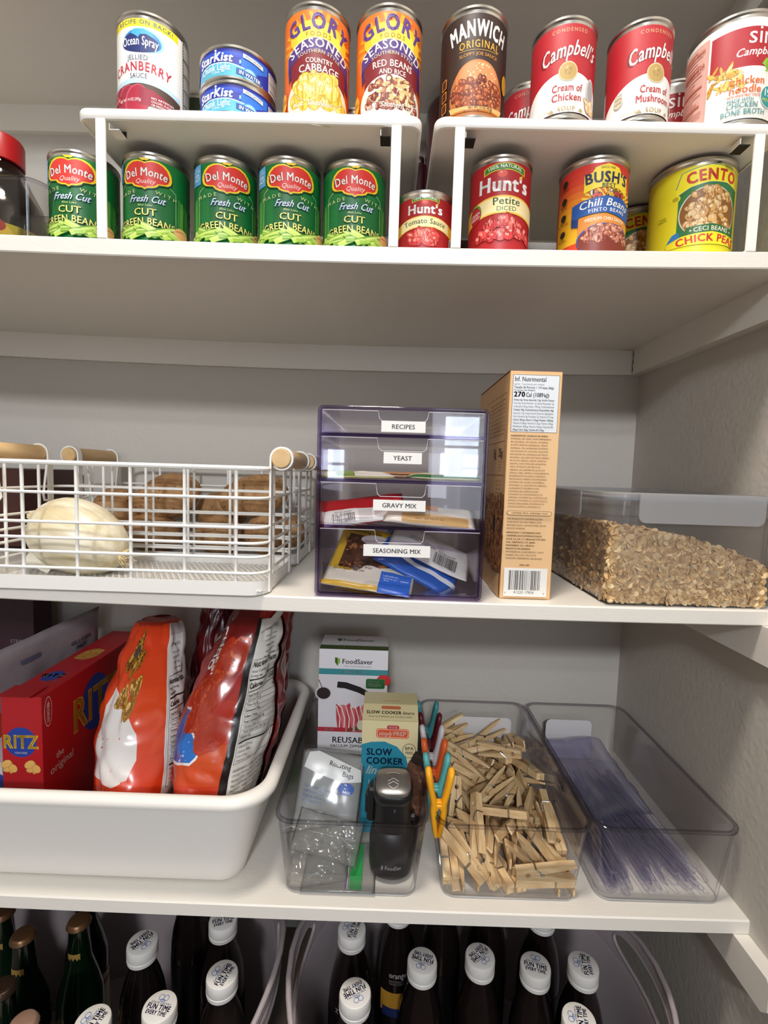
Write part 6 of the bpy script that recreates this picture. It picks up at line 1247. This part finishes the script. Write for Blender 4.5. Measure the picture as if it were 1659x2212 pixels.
PINS = [(0.1733, 0.1455, 0.8921, 0.621, -0.621, -0.339, 0.339), (0.177, 0.2656, 0.8963, 0.859, 0.021, -0.035, 0.511), (0.1122, 0.104, 0.8921, 0.44, 0.44, -0.553, -0.553), (0.1906, 0.0985, 0.8921, 0.575, 0.575, -0.411, -0.411), (0.2044, 0.1874, 0.8921, 0.335, -0.335, -0.623, 0.623), (0.149, 0.1815, 0.8921, 0.524, -0.524, -0.475, 0.475), (0.1527, 0.0553, 0.8963, 0.033, -0.568, -0.822, -0.023), (0.1075, 0.1466, 0.8921, 0.629, -0.629, -0.323, 0.323), (0.2072, 0.2753, 0.8963, 0.028, 0.724, -0.689, 0.029), (0.1901, 0.1185, 0.9027, 0.636, 0.636, 0.309, 0.309), (0.0869, 0.0751, 0.8966, 0.705, 0.01, -0.048, 0.707), (0.2389, 0.1659, 0.8963, 0.029, -0.709, -0.704, -0.029), (0.0874, 0.2883, 0.8963, 0.029, 0.707, -0.707, 0.029), (0.0854, 0.0542, 0.9124, 0.067, -0.697, -0.706, -0.105), (0.1237, 0.2447, 0.8921, 0.149, -0.149, 0.691, -0.691), (0.1975, 0.1714, 0.9027, 0.603, -0.603, -0.369, 0.369), (0.2342, 0.282, 0.8921, 0.488, -0.488, -0.512, 0.512), (0.0862, 0.1709, 0.9013, 0.062, 0.708, 0.703, 0.006), (0.2354, 0.0798, 0.9027, 0.485, 0.485, -0.514, -0.514), (0.0979, 0.1483, 0.9082, 0.685, -0.133, -0.188, 0.692), (0.1713, 0.0601, 0.8921, 0.434, -0.434, -0.558, 0.558), (0.1503, 0.2936, 0.8921, 0.688, 0.688, 0.162, 0.162), (0.128, 0.1088, 0.8963, 0.027, -0.756, -0.653, -0.031), (0.1435, 0.2201, 0.9069, 0.034, -0.533, -0.845, -0.022), (0.0997, 0.2179, 0.9048, 0.648, -0.518, 0.482, -0.284), (0.2306, 0.062, 0.8921, 0.517, 0.517, -0.482, -0.482), (0.1586, 0.245, 0.9101, 0.368, 0.206, 0.706, 0.569), (0.2365, 0.2582, 0.9119, 0.413, -0.556, 0.438, -0.573), (0.1685, 0.1527, 0.9028, 0.565, 0.545, 0.434, 0.443), (0.1023, 0.2817, 0.8978, 0.483, -0.554, -0.439, 0.516), (0.2189, 0.1061, 0.9048, 0.436, -0.401, 0.576, -0.563), (0.1351, 0.2005, 0.9026, 0.596, -0.592, 0.379, -0.388), (0.1149, 0.2469, 0.9134, 0.065, 0.683, -0.713, 0.144), (0.097, 0.06, 0.9055, 0.706, 0.071, 0.033, -0.703), (0.2027, 0.1812, 0.9186, 0.041, 0.317, 0.668, 0.672), (0.1617, 0.1477, 0.9147, 0.655, 0.715, 0.185, 0.161), (0.2086, 0.2245, 0.904, 0.964, -0.03, 0.075, 0.252), (0.1388, 0.0555, 0.9053, 0.534, 0.313, 0.166, 0.768), (0.1169, 0.1471, 0.9035, 0.521, -0.509, -0.491, 0.478), (0.1599, 0.1765, 0.9178, 0.047, 0.403, -0.914, 0.02), (0.2314, 0.1927, 0.9202, 0.233, 0.766, -0.597, 0.051), (0.2107, 0.1253, 0.916, 0.044, -0.062, -0.721, 0.689), (0.1066, 0.1648, 0.9197, 0.241, -0.621, 0.686, -0.293), (0.2266, 0.2822, 0.9155, 0.375, -0.63, -0.46, 0.501), (0.1125, 0.0609, 0.9023, 0.455, 0.582, -0.402, -0.541), (0.108, 0.1231, 0.9337, 0.274, 0.619, -0.167, -0.717), (0.0847, 0.2896, 0.9162, 0.696, -0.057, -0.124, -0.705), (0.21, 0.0313, 0.9028, 0.008, 0.008, 0.703, 0.711), (0.2165, 0.0704, 0.918, 0.404, -0.697, 0.509, -0.302), (0.2037, 0.024, 0.9178, 0.048, -0.998, 0.002, -0.039), (0.0979, 0.2259, 0.9249, 0.09, 0.603, -0.778, -0.152), (0.1872, 0.083, 0.9097, 0.46, -0.478, 0.622, -0.417), (0.1127, 0.0476, 0.9166, 0.067, 0.439, 0.63, 0.637), (0.2194, 0.2922, 0.9222, 0.55, -0.662, 0.226, -0.457), (0.132, 0.0996, 0.9159, 0.07, -0.291, 0.124, -0.946), (0.2341, 0.2919, 0.9367, 0.524, 0.45, -0.62, -0.372), (0.2082, 0.2552, 0.9147, 0.449, -0.524, 0.466, -0.553), (0.1609, 0.2547, 0.9208, 0.375, 0.252, -0.675, -0.584), (0.2201, 0.1727, 0.9226, 0.549, -0.306, -0.505, 0.591), (0.1657, 0.0778, 0.9133, 0.449, -0.448, 0.547, -0.547), (0.1864, 0.1462, 0.9298, 0.24, -0.391, 0.732, -0.504), (0.2022, 0.2687, 0.9235, 0.333, -0.485, -0.549, 0.594), (0.1162, 0.1954, 0.9306, 0.635, -0.68, 0.364, -0.047), (0.1513, 0.2886, 0.908, 0.757, 0.546, 0.244, 0.261), (0.1555, 0.2733, 0.927, 0.089, 0.037, 0.557, -0.825), (0.1456, 0.2071, 0.926, 0.232, -0.149, -0.701, -0.657), (0.1218, 0.1445, 0.9244, 0.75, -0.203, 0.27, -0.568), (0.1082, 0.2939, 0.9171, 0.676, 0.612, 0.4, -0.088), (0.2362, 0.2031, 0.9389, 0.476, 0.409, 0.635, 0.449), (0.1371, 0.2619, 0.9392, 0.276, -0.243, 0.506, -0.78), (0.1366, 0.2135, 0.9482, 0.946, -0.116, 0.211, -0.215), (0.1554, 0.0909, 0.922, 0.589, -0.281, 0.223, -0.724), (0.2054, 0.1206, 0.9311, 0.645, 0.494, 0.319, 0.488), (0.1941, 0.0452, 0.9196, 0.393, 0.026, -0.911, -0.123), (0.2146, 0.2866, 0.9342, 0.368, -0.621, -0.466, 0.511), (0.1697, 0.0697, 0.9386, 0.418, -0.385, 0.234, -0.789), (0.1869, 0.3087, 0.9333, 0.948, -0.157, -0.245, 0.126), (0.1698, 0.0988, 0.9403, 0.125, -0.201, -0.525, 0.818), (0.1176, 0.3214, 0.9378, 0.968, -0.046, -0.246, 0.012), (0.2316, 0.1027, 0.9393, 0.66, 0.069, 0.053, -0.746), (0.1317, 0.0832, 0.9369, 0.053, -0.676, 0.624, 0.388), (0.128, 0.2908, 0.924, 0.854, 0.334, 0.308, 0.254), (0.1864, 0.2357, 0.9253, 0.672, 0.211, -0.504, -0.5), (0.1191, 0.3082, 0.9303, 0.118, 0.124, -0.964, -0.205), (0.2375, 0.0936, 0.9219, 0.533, -0.432, -0.583, 0.434), (0.1293, 0.2809, 0.9448, 0.863, -0.351, -0.124, 0.342), (0.1166, 0.2886, 0.9428, 0.266, -0.024, -0.38, -0.886), (0.1999, 0.2445, 0.9427, 0.058, 0.222, 0.972, -0.054), (0.1713, 0.1618, 0.9323, 0.789, -0.479, -0.265, 0.278)]
if PINS:
    P0 = clothespin('wooden spring clothespin in the pile in the clear bin'); first = True
    for (x, y, z, qw, qx, qy, qz) in PINS:
        r = P0 if first else dup(P0, 'wooden spring clothespin in the pile in the clear bin', 'wooden clothespins in the clear bin')
        first = False; r.rotation_mode = 'QUATERNION'; r.location = (x, y, z); r.rotation_quaternion = (qw, qx, qy, qz)

# ---- coloured clips on the bin wall
def big_clip(col, label, y, x=.0745, z=.9960, ry=0.):
    t = thing('plastic_clip', label, 'clip', (x, y, z), (0, math.radians(ry), 0), 'coloured plastic clips on the bin wall'); C_ = M(col, .35, spec=.45)
    for sg in (-1, 1):
        b = MB(); R = []
        # handle: rounded paddle leaning outwards
        path = [(.0022, -.041), (.0028, -.036), (.0052, -.020), (.0062, -.006), (.0060, .004), (.0088, .014), (.0112, .026), (.0132, .038), (.0142, .045), (.0141, .0480)]
        wd = [.0036, .0052, .0060, .0066, .0072, .0080, .0088, .0088, .0066, .0020]; th = [.0022, .0032, .0038, .0044, .0044, .0040, .0042, .0044, .0038, .0016]
        for (px, pz), w_, h_ in zip(path, wd, th):
            R.append([(sg*px+h_*math.cos(2*PI*i/14), w_*math.sin(2*PI*i/14), pz) for i in range(14)])
        b.rings(R, C_, True, True, True); b.build('clip_arm', t, ang=1.2)
    b = MB(); b.box((-.0085, -.0052, -.006), (.0085, .0052, .003), C_, bev=.0018); b.box((-.0062, -.004, .003), (.0062, .004, .0060), C_, bev=.0012); b.build('hinge_block', t, ang=.5)
    b = MB(); b.tube([(0, -.0085, -.0016), (0, .0085, -.0016)], .0018, SPR, 14); b.tube([(-.0095, 0, .030), (-.005, -.002, .012), (-.002, -.003, .002), (-.002, .003, .001), (.002, .003, .001), (.002, -.003, .002), (.005, -.002, .012), (.0095, 0, .030)], .0006, SPR, 6); b.build('hinge_pin', t)
for col, nm, y, dx in (('efa81e', 'yellow plastic clip, nearest of the row on the bin wall', .0290, .0), ('5fb4b4', 'pale teal plastic clip right behind the yellow one', .0600, -.001), ('e2622a', 'orange plastic clip between the teal and white ones', .0940, -.001), ('cfc8ce', 'white plastic clip behind the orange one', .1300, -.001), ('571420', 'maroon plastic clip next to last in the row on the bin wall', .1660, -.001), ('3f8a92', 'dark teal plastic clip at the back end of the row', .2030, -.002)):
    big_clip(col, nm, y, .0730+dx)

# ---- thin clear loops in the third bin
LOOP = clear_plastic('lilac_clear_rod', (.90, .89, .96), (.52, .49, .72), 1.6, rough=.05, haze=.10, ior=1.6)
def loop_piece():
    t = bpy.data.objects.new('plastic_loop', None)
    b = MB(); L = .17; w = .0032
    b.tube([(-w*.6, L, 0), (-w, L*.5, 0), (-w, .004, 0), (-w*.7, .0008, 0), (0, 0, 0), (w*.7, .0008, 0), (w, .004, 0), (w, L*.5, 0), (w*.6, L, 0)], .00085, LOOP, 6)
    o = b.build('plastic_loop'); tag(o, 'thin clear lilac plastic loop lying in the bin beside the wall', 'plastic loop', 'clear plastic loops in the bin'); return o
L0 = loop_piece(); rg = random.Random(21); zb3 = s3(.35)+.0045; first = True
for i in range(96):
    k = i/96; side = rg.random()
    if i < 34: x = rg.uniform(.283, .318); y = rg.uniform(.030, .060); z = zb3+rg.uniform(0, .022)*(1-(x-.283)/.05*.4); yaw = rg.uniform(-.05, .10); tl = rg.uniform(.04, .12)
    elif i < 62: x = rg.uniform(.372, .412); y = rg.uniform(.032, .075); z = zb3+rg.uniform(.001, .018); yaw = rg.uniform(.12, .34); tl = rg.uniform(.05, .14)
    else: x = rg.uniform(.300, .372); y = rg.uniform(.024, .085); z = zb3+rg.uniform(0, .014); yaw = rg.uniform(-.12, .14); tl = rg.uniform(.03, .11)
    if i == 0: o = L0
    else: o = L0.copy(); COL.objects.link(o)
    o.location = (x, y, z); o.rotation_euler = (tl, rg.uniform(-.6, .6), yaw)
packet('plastic_wrapper', 'thin clear wrapper film lying over the loops in the bin beside the wall', 'wrapper', (.338, .215, .925), (math.radians(-76), 0, math.radians(8)), .115, .150, .03, 'c8c4d8', None, 71, cr=.006, mat=clear_plastic('lilac_film', (.88, .87, .94), (.55, .52, .70), 1.3, rough=.06, haze=.08), nu=26, nv=26)
# ============================================================ round tubs and bottles on the pantry bottom
TUBM = M('a3989b', .45, name='milky_tub_plastic')
def round_tub(label, cx, cy):
    t = thing('round_tub', label, 'tub', (cx, cy, ZF+.0008), group='round milky plastic tubs'); r1 = .2385; Hh = .205
    def rad(z): return .200+(r1-.200)*z/.24
    b = MB(); b.lathe([(0, .0), (.190, .0), (.200, .004)]+[(rad(z), z) for z in (.03, .09, .15, .17)]+[(rad(.172)+.002, .172), (rad(.176)+.002, .176), (rad(.178), .178), (rad(.198), .198), (rad(.200)+.0055, .199), (rad(.204)+.0055, .204), (rad(.204)-.002, .2045), (rad(.2)-.003, .200)]+[(rad(z)-.0028, z) for z in (.17, .09, .03, .006)]+[(.186, .003), (0, .003)], TUBM, 96); b.build('tub_wall', t, ang=.5)
    for sg in (1, -1):
        # raised grip with a slot, bent along the rim
        out = []; inn = []; N = 40; Wd = .130; Hs = .036
        a0 = PI if sg < 0 else 0
        R = [[], [], [], []]; b = MB()
        def W3(s, z, o): a = a0+s/r1; q = rad(z)+o; return (q*math.cos(a), q*math.sin(a), z)
        for i in range(N+1):
            s = -Wd+2*Wd*i/N; k = s/Wd; ztop = .204+.040*(max(0, 1-abs(k)**2.4))**.8
            out.append((s, ztop))
        slot = [(.080*math.cos(2*PI*i/40), .2145+.0105*math.sin(2*PI*i/40)) for i in range(40)]
        # quads between slot outline and outer outline by matched angle
        M2 = 40; ring_in = []; ring_out = []
        for i in range(M2):
            a = 2*PI*i/M2; si, zi = .080*math.copysign(abs(math.cos(a))**.6, math.cos(a)), .2255+.0160*math.sin(a); ring_in.append((si, zi))
            so = Wd*.98*math.copysign(abs(math.cos(a))**.75, math.cos(a)); k = so/Wd
            ztop = .204+.056*(max(0, 1-abs(k)**2.4))**.8; zo = ztop if math.sin(a) > 0 else .2035
            if abs(math.sin(a)) < 1e-6: zo = .2045
            ring_out.append((so, max(zo, .2035)))
        for o0, o1 in ((.0015, -.0015),):
            A = [W3(s, z, o0) for s, z in ring_out]; B = [W3(s, z, o0) for s, z in ring_in]; Cc = [W3(s, z, o1) for s, z in ring_in]; Dd = [W3(s, z, o1) for s, z in ring_out]
            b.rings([A, B, Cc, Dd, A], TUBM, True)
        up = [p for p in ring_out if p[1] > .206]; up.sort()
        b.tube([W3(s, z, .0) for s, z in up], .0036, TUBM, 8); b.tube([W3(s, z, 0.) for s, z in ring_in], .0026, TUBM, 8, True)
        b.build('grip_handle', t, ang=.8)
    return t
TB1, TB2 = (-.367, .060), (.1315, .060)
round_tub('round milky tub with green glass bottles and dark soda bottles', *TB1); round_tub('round milky tub full of dark tea bottles with white caps, standing by the right wall', *TB2)
CAPW = M('e2dfdb', .4, name='white_bottle_cap'); BLUE = '2b5cb4'
def cap_print(d, rot=0.):
    d.lines(['SCAN OR CODE FOR A'], 0, 2.2, 2.1, 3, BLUE, 1, 'c', fit=25); d.text('FUN TIME', 0, -4.2, 5.6, BLUE, 2, fit=29); d.text('EVERY TIME', 0, -9.8, 4.4, BLUE, 2, fit=25)
    for sg in (-1, 1):
        d.line([(sg*.6+sg*3*math.sin(a)*1.0+sg*2.4, 9.2+3.2*math.cos(a)) for a in [i*PI/7 for i in range(15)]], .5, BLUE)
        d.line([(sg*1.4+sg*1.6*math.sin(a), 6.0+1.4*math.cos(a)) for a in [i*PI/5 for i in range(11)]], .4, BLUE)
def tea_bottle(label, x, y, yaw, cap_yaw, text=None, body='17100f', band=None, sugar=False):
    t = thing('tea_bottle', label, 'bottle', (x, y, ZF+.0042), 0, 'dark bottles with white caps')
    r = .0305; prof = [(0, .004), (.018, .002), (.026, .0), (r-.001, .004), (r, .012), (r, .150), (r*.985, .168), (r*.90, .190), (r*.74, .210), (r*.56, .226), (.0158, .236), (.0150, .244)]
    b = MB(); b.lathe(prof, M(body, .16, coat=.5), 40); b.build('bottle_body', t, ang=1.)
    b = MB(); n = 72; cp = [(.0172, .238), (.0192, .2385), (.0194, .2395), (.0196, .2435), (.0190, .2442), (.0195, .2450), (.0196, .2570), (.0188, .2592), (.0172, .2600)]
    R = []
    for j, (q, z) in enumerate(cp): R.append([((q-(.0003 if (i % 2 and 4 < j < 7) else 0))*math.cos(2*PI*i/n), (q-(.0003 if (i % 2 and 4 < j < 7) else 0))*math.sin(2*PI*i/n), z) for i in range(n)])
    b.rings(R, CAPW, True, True, True)
    cr, sr = math.cos(cap_yaw), math.sin(cap_yaw); d = Decal(b, plane((0, 0, .2600), (cr, sr, 0), (-sr, cr, 0), (0, 0, 1)), step=0, rough=.5); cap_print(d); b.build('cap', t, ang=.5)
    def rp(v):
        for (ra, za), (rb, zb) in zip(prof, prof[1:]):
            if za <= v <= zb: return ra+(rb-ra)*(v-za)/(zb-za+1e-9)
        return r
    m = MB(); f = lambda u, v, h: ((rp(v*.001)+.0002+h*.001)*math.sin(yaw+u*.001/r), -(rp(v*.001)+.0002+h*.001)*math.cos(yaw+u*.001/r), v*.001+.0001)
    d = Decal(m, f, step=4, vstep=6); d.rect(-90, 30, 90, 150, '0e0b0d'); 
    if band: d.rect(-34, 118, 20, 150, band[0]); d.rect(-30, 112, 18, 126, band[1])
    if text: d.text(text, 0, 172, 7.4, 'a9a6a6', 1, fit=42); d.lines(['NATURALLY FLAVORED', 'WITH OTHER FLAVORS'], 0, 166, 2.6, 4, '8a8787', 0, 'c')
    if sugar: d.text('ZERO SUGAR', 0, 160, 5.6, 'a5a2a2', 1, space=2.2)
    m.build('label', t, ang=1.)
D_ = math.radians
for a in (
  ('zero sugar bottle with white cap behind the one nearest the tub handle', -.0328, .0948, .5, D_(75), None, '17100f', None, True),
  ('dark bottle with white cap, second from the handle and nearest the camera', -.0223, .0095, .4, D_(-150), None, '14100f', ('b8862e', '1d2a5a')),
  ('lemon tea bottle with white cap, between the two rows', .0628, .0528, 0., D_(165), 'lemon tea'),
  ('dark zero sugar bottle with white cap at the centre of the front row', .1404, .0621, .4, D_(-140), None, '17100f', None, True),
  ('raspberry tea bottle with white cap', .2110, .0526, .15, D_(-15), 'raspberry tea'),
  ('dark bottle with white cap at the far right of the milky tub', .2748, .0560, -.2, D_(80), None, '15100f', None, True),
  ('dark bottle with white cap in front of the raspberry tea bottle', .2440, -.0100, 0., D_(80), None),
  ('dark orange-labelled bottle in the back row behind the lemon tea bottle',   .0330, .1360, .3, D_(40), 'orange tea', '17100f', ('b8862e', '1d2a5a')),
  ('dark bottle in the back row under the shelf edge, behind the zero sugar bottle', .1010, .1620, 0., 0., None),
  ('dark bottle in the back row, between the zero sugar and raspberry tea bottles', .1720, .1620, .1, .4, None),
  ('dark bottle in the back row behind the raspberry tea bottle', .2440, .1330, 0., .4, None),
  ('dark bottle with white cap standing alone beside the green bottles', -.3112, .0633, .5, D_(-125), None, '15100f', None, True),
  ('dark bottle with white cap whose top is cut by the shelf edge', -.2157, .1014, -.2, D_(20), None, '17100f', ('5a1c34', '20202a')),
  ('dark bottle with white cap closest to the tub handle, in the tub with green bottles', -.1912, .0253, -.2, D_(72), None),
  ('dark purple-labelled bottle with white cap at the front of the tub with green bottles', -.2518, -.0146, -.1, D_(-8), None, '17100f', ('3a1030', '3a1030')),
  ('dark bottle with white cap lowest in view in the tub with green bottles', -.3206, -.0327, .0, D_(75), None),
  ('dark bottle in the back row of the tub with green bottles', -.2840, .1620, 0., .5, None)):
    tea_bottle(*a)
GG = M('07180c', .10, coat=.6, name='green_bottle_glass')
def green_bottle(label, x, y, h=.256, capc='6e4f34'):
    t = thing('glass_bottle', label, 'bottle', (x, y, ZF+.0042), 0, 'green glass bottles')
    b = MB(); b.lathe([(0, .004), (.026, 0), (.030, .004), (.030, .130), (.0285, .150), (.022, .175), (.0150, .200), (.0128, h-.012), (.0136, h-.011), (.0136, h-.006), (.0125, h-.004)], GG, 40); b.build('bottle_glass', t, ang=1)
    b = MB(); n = 42; R = [[((q+(.0007 if (i % 2 and j == 0) else 0))*math.cos(2*PI*i/n), (q+(.0007 if (i % 2 and j == 0) else 0))*math.sin(2*PI*i/n), z) for i in range(n)] for j, (q, z) in enumerate(((.0156, h-.007), (.0146, h-.0035), (.0132, h-.0008), (.0118, h), (.004, h+.0002)))]
    b.rings(R, M(capc, .35, metal=.6), True, False, True); b.build('crown_cap', t, ang=.6)
    m = MB(); d = Decal(m, cyl(.0305)); d.rect(-60, 30, 60, 115, 'c9b98a'); d.rect(-60, 96, 60, 104, '8a2a1c'); d.ell(0, 70, 16, 20, '2c5a2c'); m.build('body_label', t)
    m = MB(); d = Decal(m, cyl(.0146, .0)); d.rect(-9, 200, 9, 216, '9a7a42'); m.build('neck_label', t)
for l, x, y, c in (('green glass bottle with brown crown cap beside the tall dark bottle', -.4180, .0965, '6e4f34'), ('green glass bottle with brown crown cap and gold neck label', -.4796, .0730, '6e4f34'), ('green glass bottle with brown crown cap at the left edge of the tub', -.5345, .1063, '5c3f2a'), ('green glass bottle with cream and red crown cap at the front', -.4011, -.0323, 'c9a08a'), ('green glass bottle in the middle of the green group, with a dark brown cap', -.455, .005, '3a2a20'), ('green glass bottle behind the gold-necked one', -.445, .155, '4a3424')):
    green_bottle(l, x, y, capc=c)
